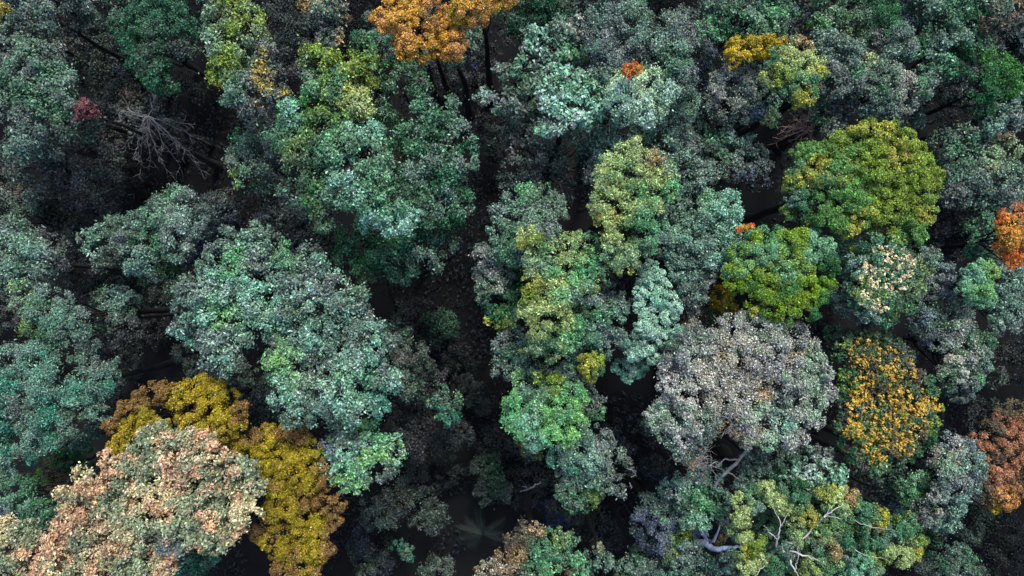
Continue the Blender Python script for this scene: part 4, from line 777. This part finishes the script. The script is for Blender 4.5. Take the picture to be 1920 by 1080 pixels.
def pale_trunk():
    base = np.append(at(1330, 1022, 3)[:2], 0.0); base[2] = float(ground_z(*base[:2]))
    root = empty('pale_trunk_tree', base)
    tag(root, 'thick smooth blue-white trunk with spreading forked limbs, near the bottom edge', 'tree')
    hub = at(1322, 1014, 16.5)
    T = Tubes(); T.add(wobble(base - [0, 0, .3], hub, 8, 0.064), np.linspace(0.75, 0.42, 8), 12); T.build('trunk', M_BLUEB, root, base)
    def limb(pl, n=10, mat=M_BLUEB, nm='limb'):
        T = Tubes(); q = []; r = []
        for a, b in zip(pl[:-1], pl[1:]):
            w = wobble(at(*a[:3]), at(*b[:3]), 4, 0.03); q += list(w[:-1]); r += list(np.linspace(a[3], b[3], 4)[:-1])
        q.append(at(*pl[-1][:3])); r.append(pl[-1][3]); T.add(q, r, n); T.build(nm, mat, root, base)
    limb([(1322, 1018, 16.4, 0.269), (1305, 1017, 17.2, 0.230), (1290, 1022, 17.6, 0.166), (1276, 1026, 17.8, 0.090), (1266, 1028, 17.9, 0.032)])
    limb([(1322, 1018, 16.4, 0.282), (1334, 1028, 16.8, 0.205), (1350, 1030, 17.2, 0.192), (1365, 1027, 17.4, 0.154), (1382, 1024, 17.6, 0.102), (1396, 1030, 17.8, 0.032)])
    limb([(1325, 1015, 16.4, 0.166), (1320, 1004, 17.2, 0.128), (1315, 999, 17.6, 0.077)])
    limb([(1328, 1012, 16.2, 0.102), (1334, 1016, 17.0, 0.090), (1338, 1010, 17.3, 0.045)], mat=M_PALE)
    limb([(1338, 1015, 15.5, 0.102), (1345, 1000, 15.8, 0.077), (1350, 984, 16, 0.045)])
    limb([(1306, 1024, 17.4, 0.090), (1316, 1018, 17.9, 0.102), (1324, 1010, 18.2, 0.077)], mat=M_PALE, nm='broken_stub')
pale_trunk()

def palm():
    c = at(905, 1000, 7)
    base = np.array([c[0] * 1.05, c[1] * 1.05, 0.0]); base[2] = float(ground_z(*base[:2]))
    root = empty('palm', base); tag(root, 'dark palm with long thin fronds in the shade, bottom centre', 'palm')
    T = Tubes(); T.add(wobble(base - [0, 0, .2], c, 7, 0.04), np.linspace(0.17, 0.11, 7), 8); T.build('trunk', M_BARK, root, base)
    for k in range(14):
        a = RNG.uniform(0, 6.28); ln = RNG.uniform(1.5, 2.6)
        n = 12; t = np.linspace(0, 1, n)
        P = np.stack([c[0] + np.cos(a) * ln * t, c[1] + np.sin(a) * ln * t, c[2] + 1.1 * t - 2.3 * t ** 2], 1)
        side = np.array([-math.sin(a), math.cos(a), 0]); V = []; 
        fw = np.array([math.cos(a), math.sin(a), 0])
        tt = np.linspace(0.08, 0.98, 14)
        for q in tt:
            p = np.array([np.interp(q, t, P[:, i]) for i in range(3)])
            l = 0.5 * math.sin(math.pi * (0.12 + 0.85 * q)) + 0.1
            for s in (-1, 1):
                tip = p + (side * s * 0.8 + fw * 0.6) * l + np.array([0, 0, -0.25 * l])
                w = fw * 0.013
                V += [p - w, p + w, tip + w * 0.3, tip - w * 0.3]
        for a0, a1 in zip(P[:-1], P[1:]):
            V += [a0 - side * 0.008, a0 + side * 0.008, a1 + side * 0.008, a1 - side * 0.008]
        V = np.array(V); nf = len(V) // 4
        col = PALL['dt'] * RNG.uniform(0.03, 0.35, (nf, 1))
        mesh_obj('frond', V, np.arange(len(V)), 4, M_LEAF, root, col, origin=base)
palm()

# ------------------------------------------------------------------ ground cover and the forest outside the frame
def ground_cover():
    n = 60000
    p = np.stack([RNG.uniform(-46, 46, n), RNG.uniform(-28, 28, n), np.zeros(n)], 1)
    keep = vnoise(p, 3.0, 77) > 0.48
    p = p[keep]; n = len(p)
    p[:, 2] = ground_z(p[:, 0], p[:, 1]) + RNG.uniform(0.05, 0.9, n) ** 2 * 1.5
    nr = RNG.normal(size=(n, 3)) * 0.5 + np.array([0, 0, 1])
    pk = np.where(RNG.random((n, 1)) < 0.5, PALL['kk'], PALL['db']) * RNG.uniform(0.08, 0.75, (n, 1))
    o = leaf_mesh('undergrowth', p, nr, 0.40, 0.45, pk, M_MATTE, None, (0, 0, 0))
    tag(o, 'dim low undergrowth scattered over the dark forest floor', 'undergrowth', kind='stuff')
ground_cover()

def outer_wood():
    keys = ['tg', 'gt', 'mg', 'gg', 'dg', 'dk', 'gt', 'yl']
    PP, NN, CC = [], [], []
    s = TAN * (CAM_H - 22)
    hx, hy = s, s * 9 / 16
    ang = 0
    pts = []
    for gx in np.arange(-78, 79, 7.5):
        for gy in np.arange(-58, 59, 7.0):
            x, y = gx + RNG.uniform(-2, 2), gy + RNG.uniform(-2, 2)
            if abs(x) < hx + 8.0 and abs(y) < hy + 8.0: continue
            pts.append((x, y))
    for x, y in pts:
        R = RNG.uniform(2.6, 4.0); H = RNG.uniform(16, 23); k = keys[RNG.integers(len(keys))]
        lobes = []
        for j in range(7):
            a = j * 0.9; q = 0 if j == 0 else R * 0.62
            lobes.append((np.array([x + q * math.cos(a), y + q * math.sin(a), H - R * 0.5 - q * 0.3 + RNG.uniform(-.4, .4)]), R * 0.48, k))
        SEED[0] += 1
        STY['_far'] = dict(L=0.5, w=0.55, pr=0.8, dens=0.8, up=0.8, jit=0.3, puff=0.4, mat=M_LEAF)
        p_, n_, c_ = crown_leaves(lobes, '_far', SEED[0], gap=0.1)
        PP.append(p_); NN.append(n_); CC.append(c_)
    o = leaf_mesh('surrounding_wood', np.concatenate(PP), np.concatenate(NN), 0.5, 0.55, np.concatenate(CC), M_LEAF, None, (0, 0, 0))
    tag(o, 'mass of woodland crowns carrying on beyond the picture', 'woodland', kind='stuff')
outer_wood()
print('LEAF FACES', sum(len(o.data.polygons) for o in bpy.data.objects if o.type == 'MESH'))
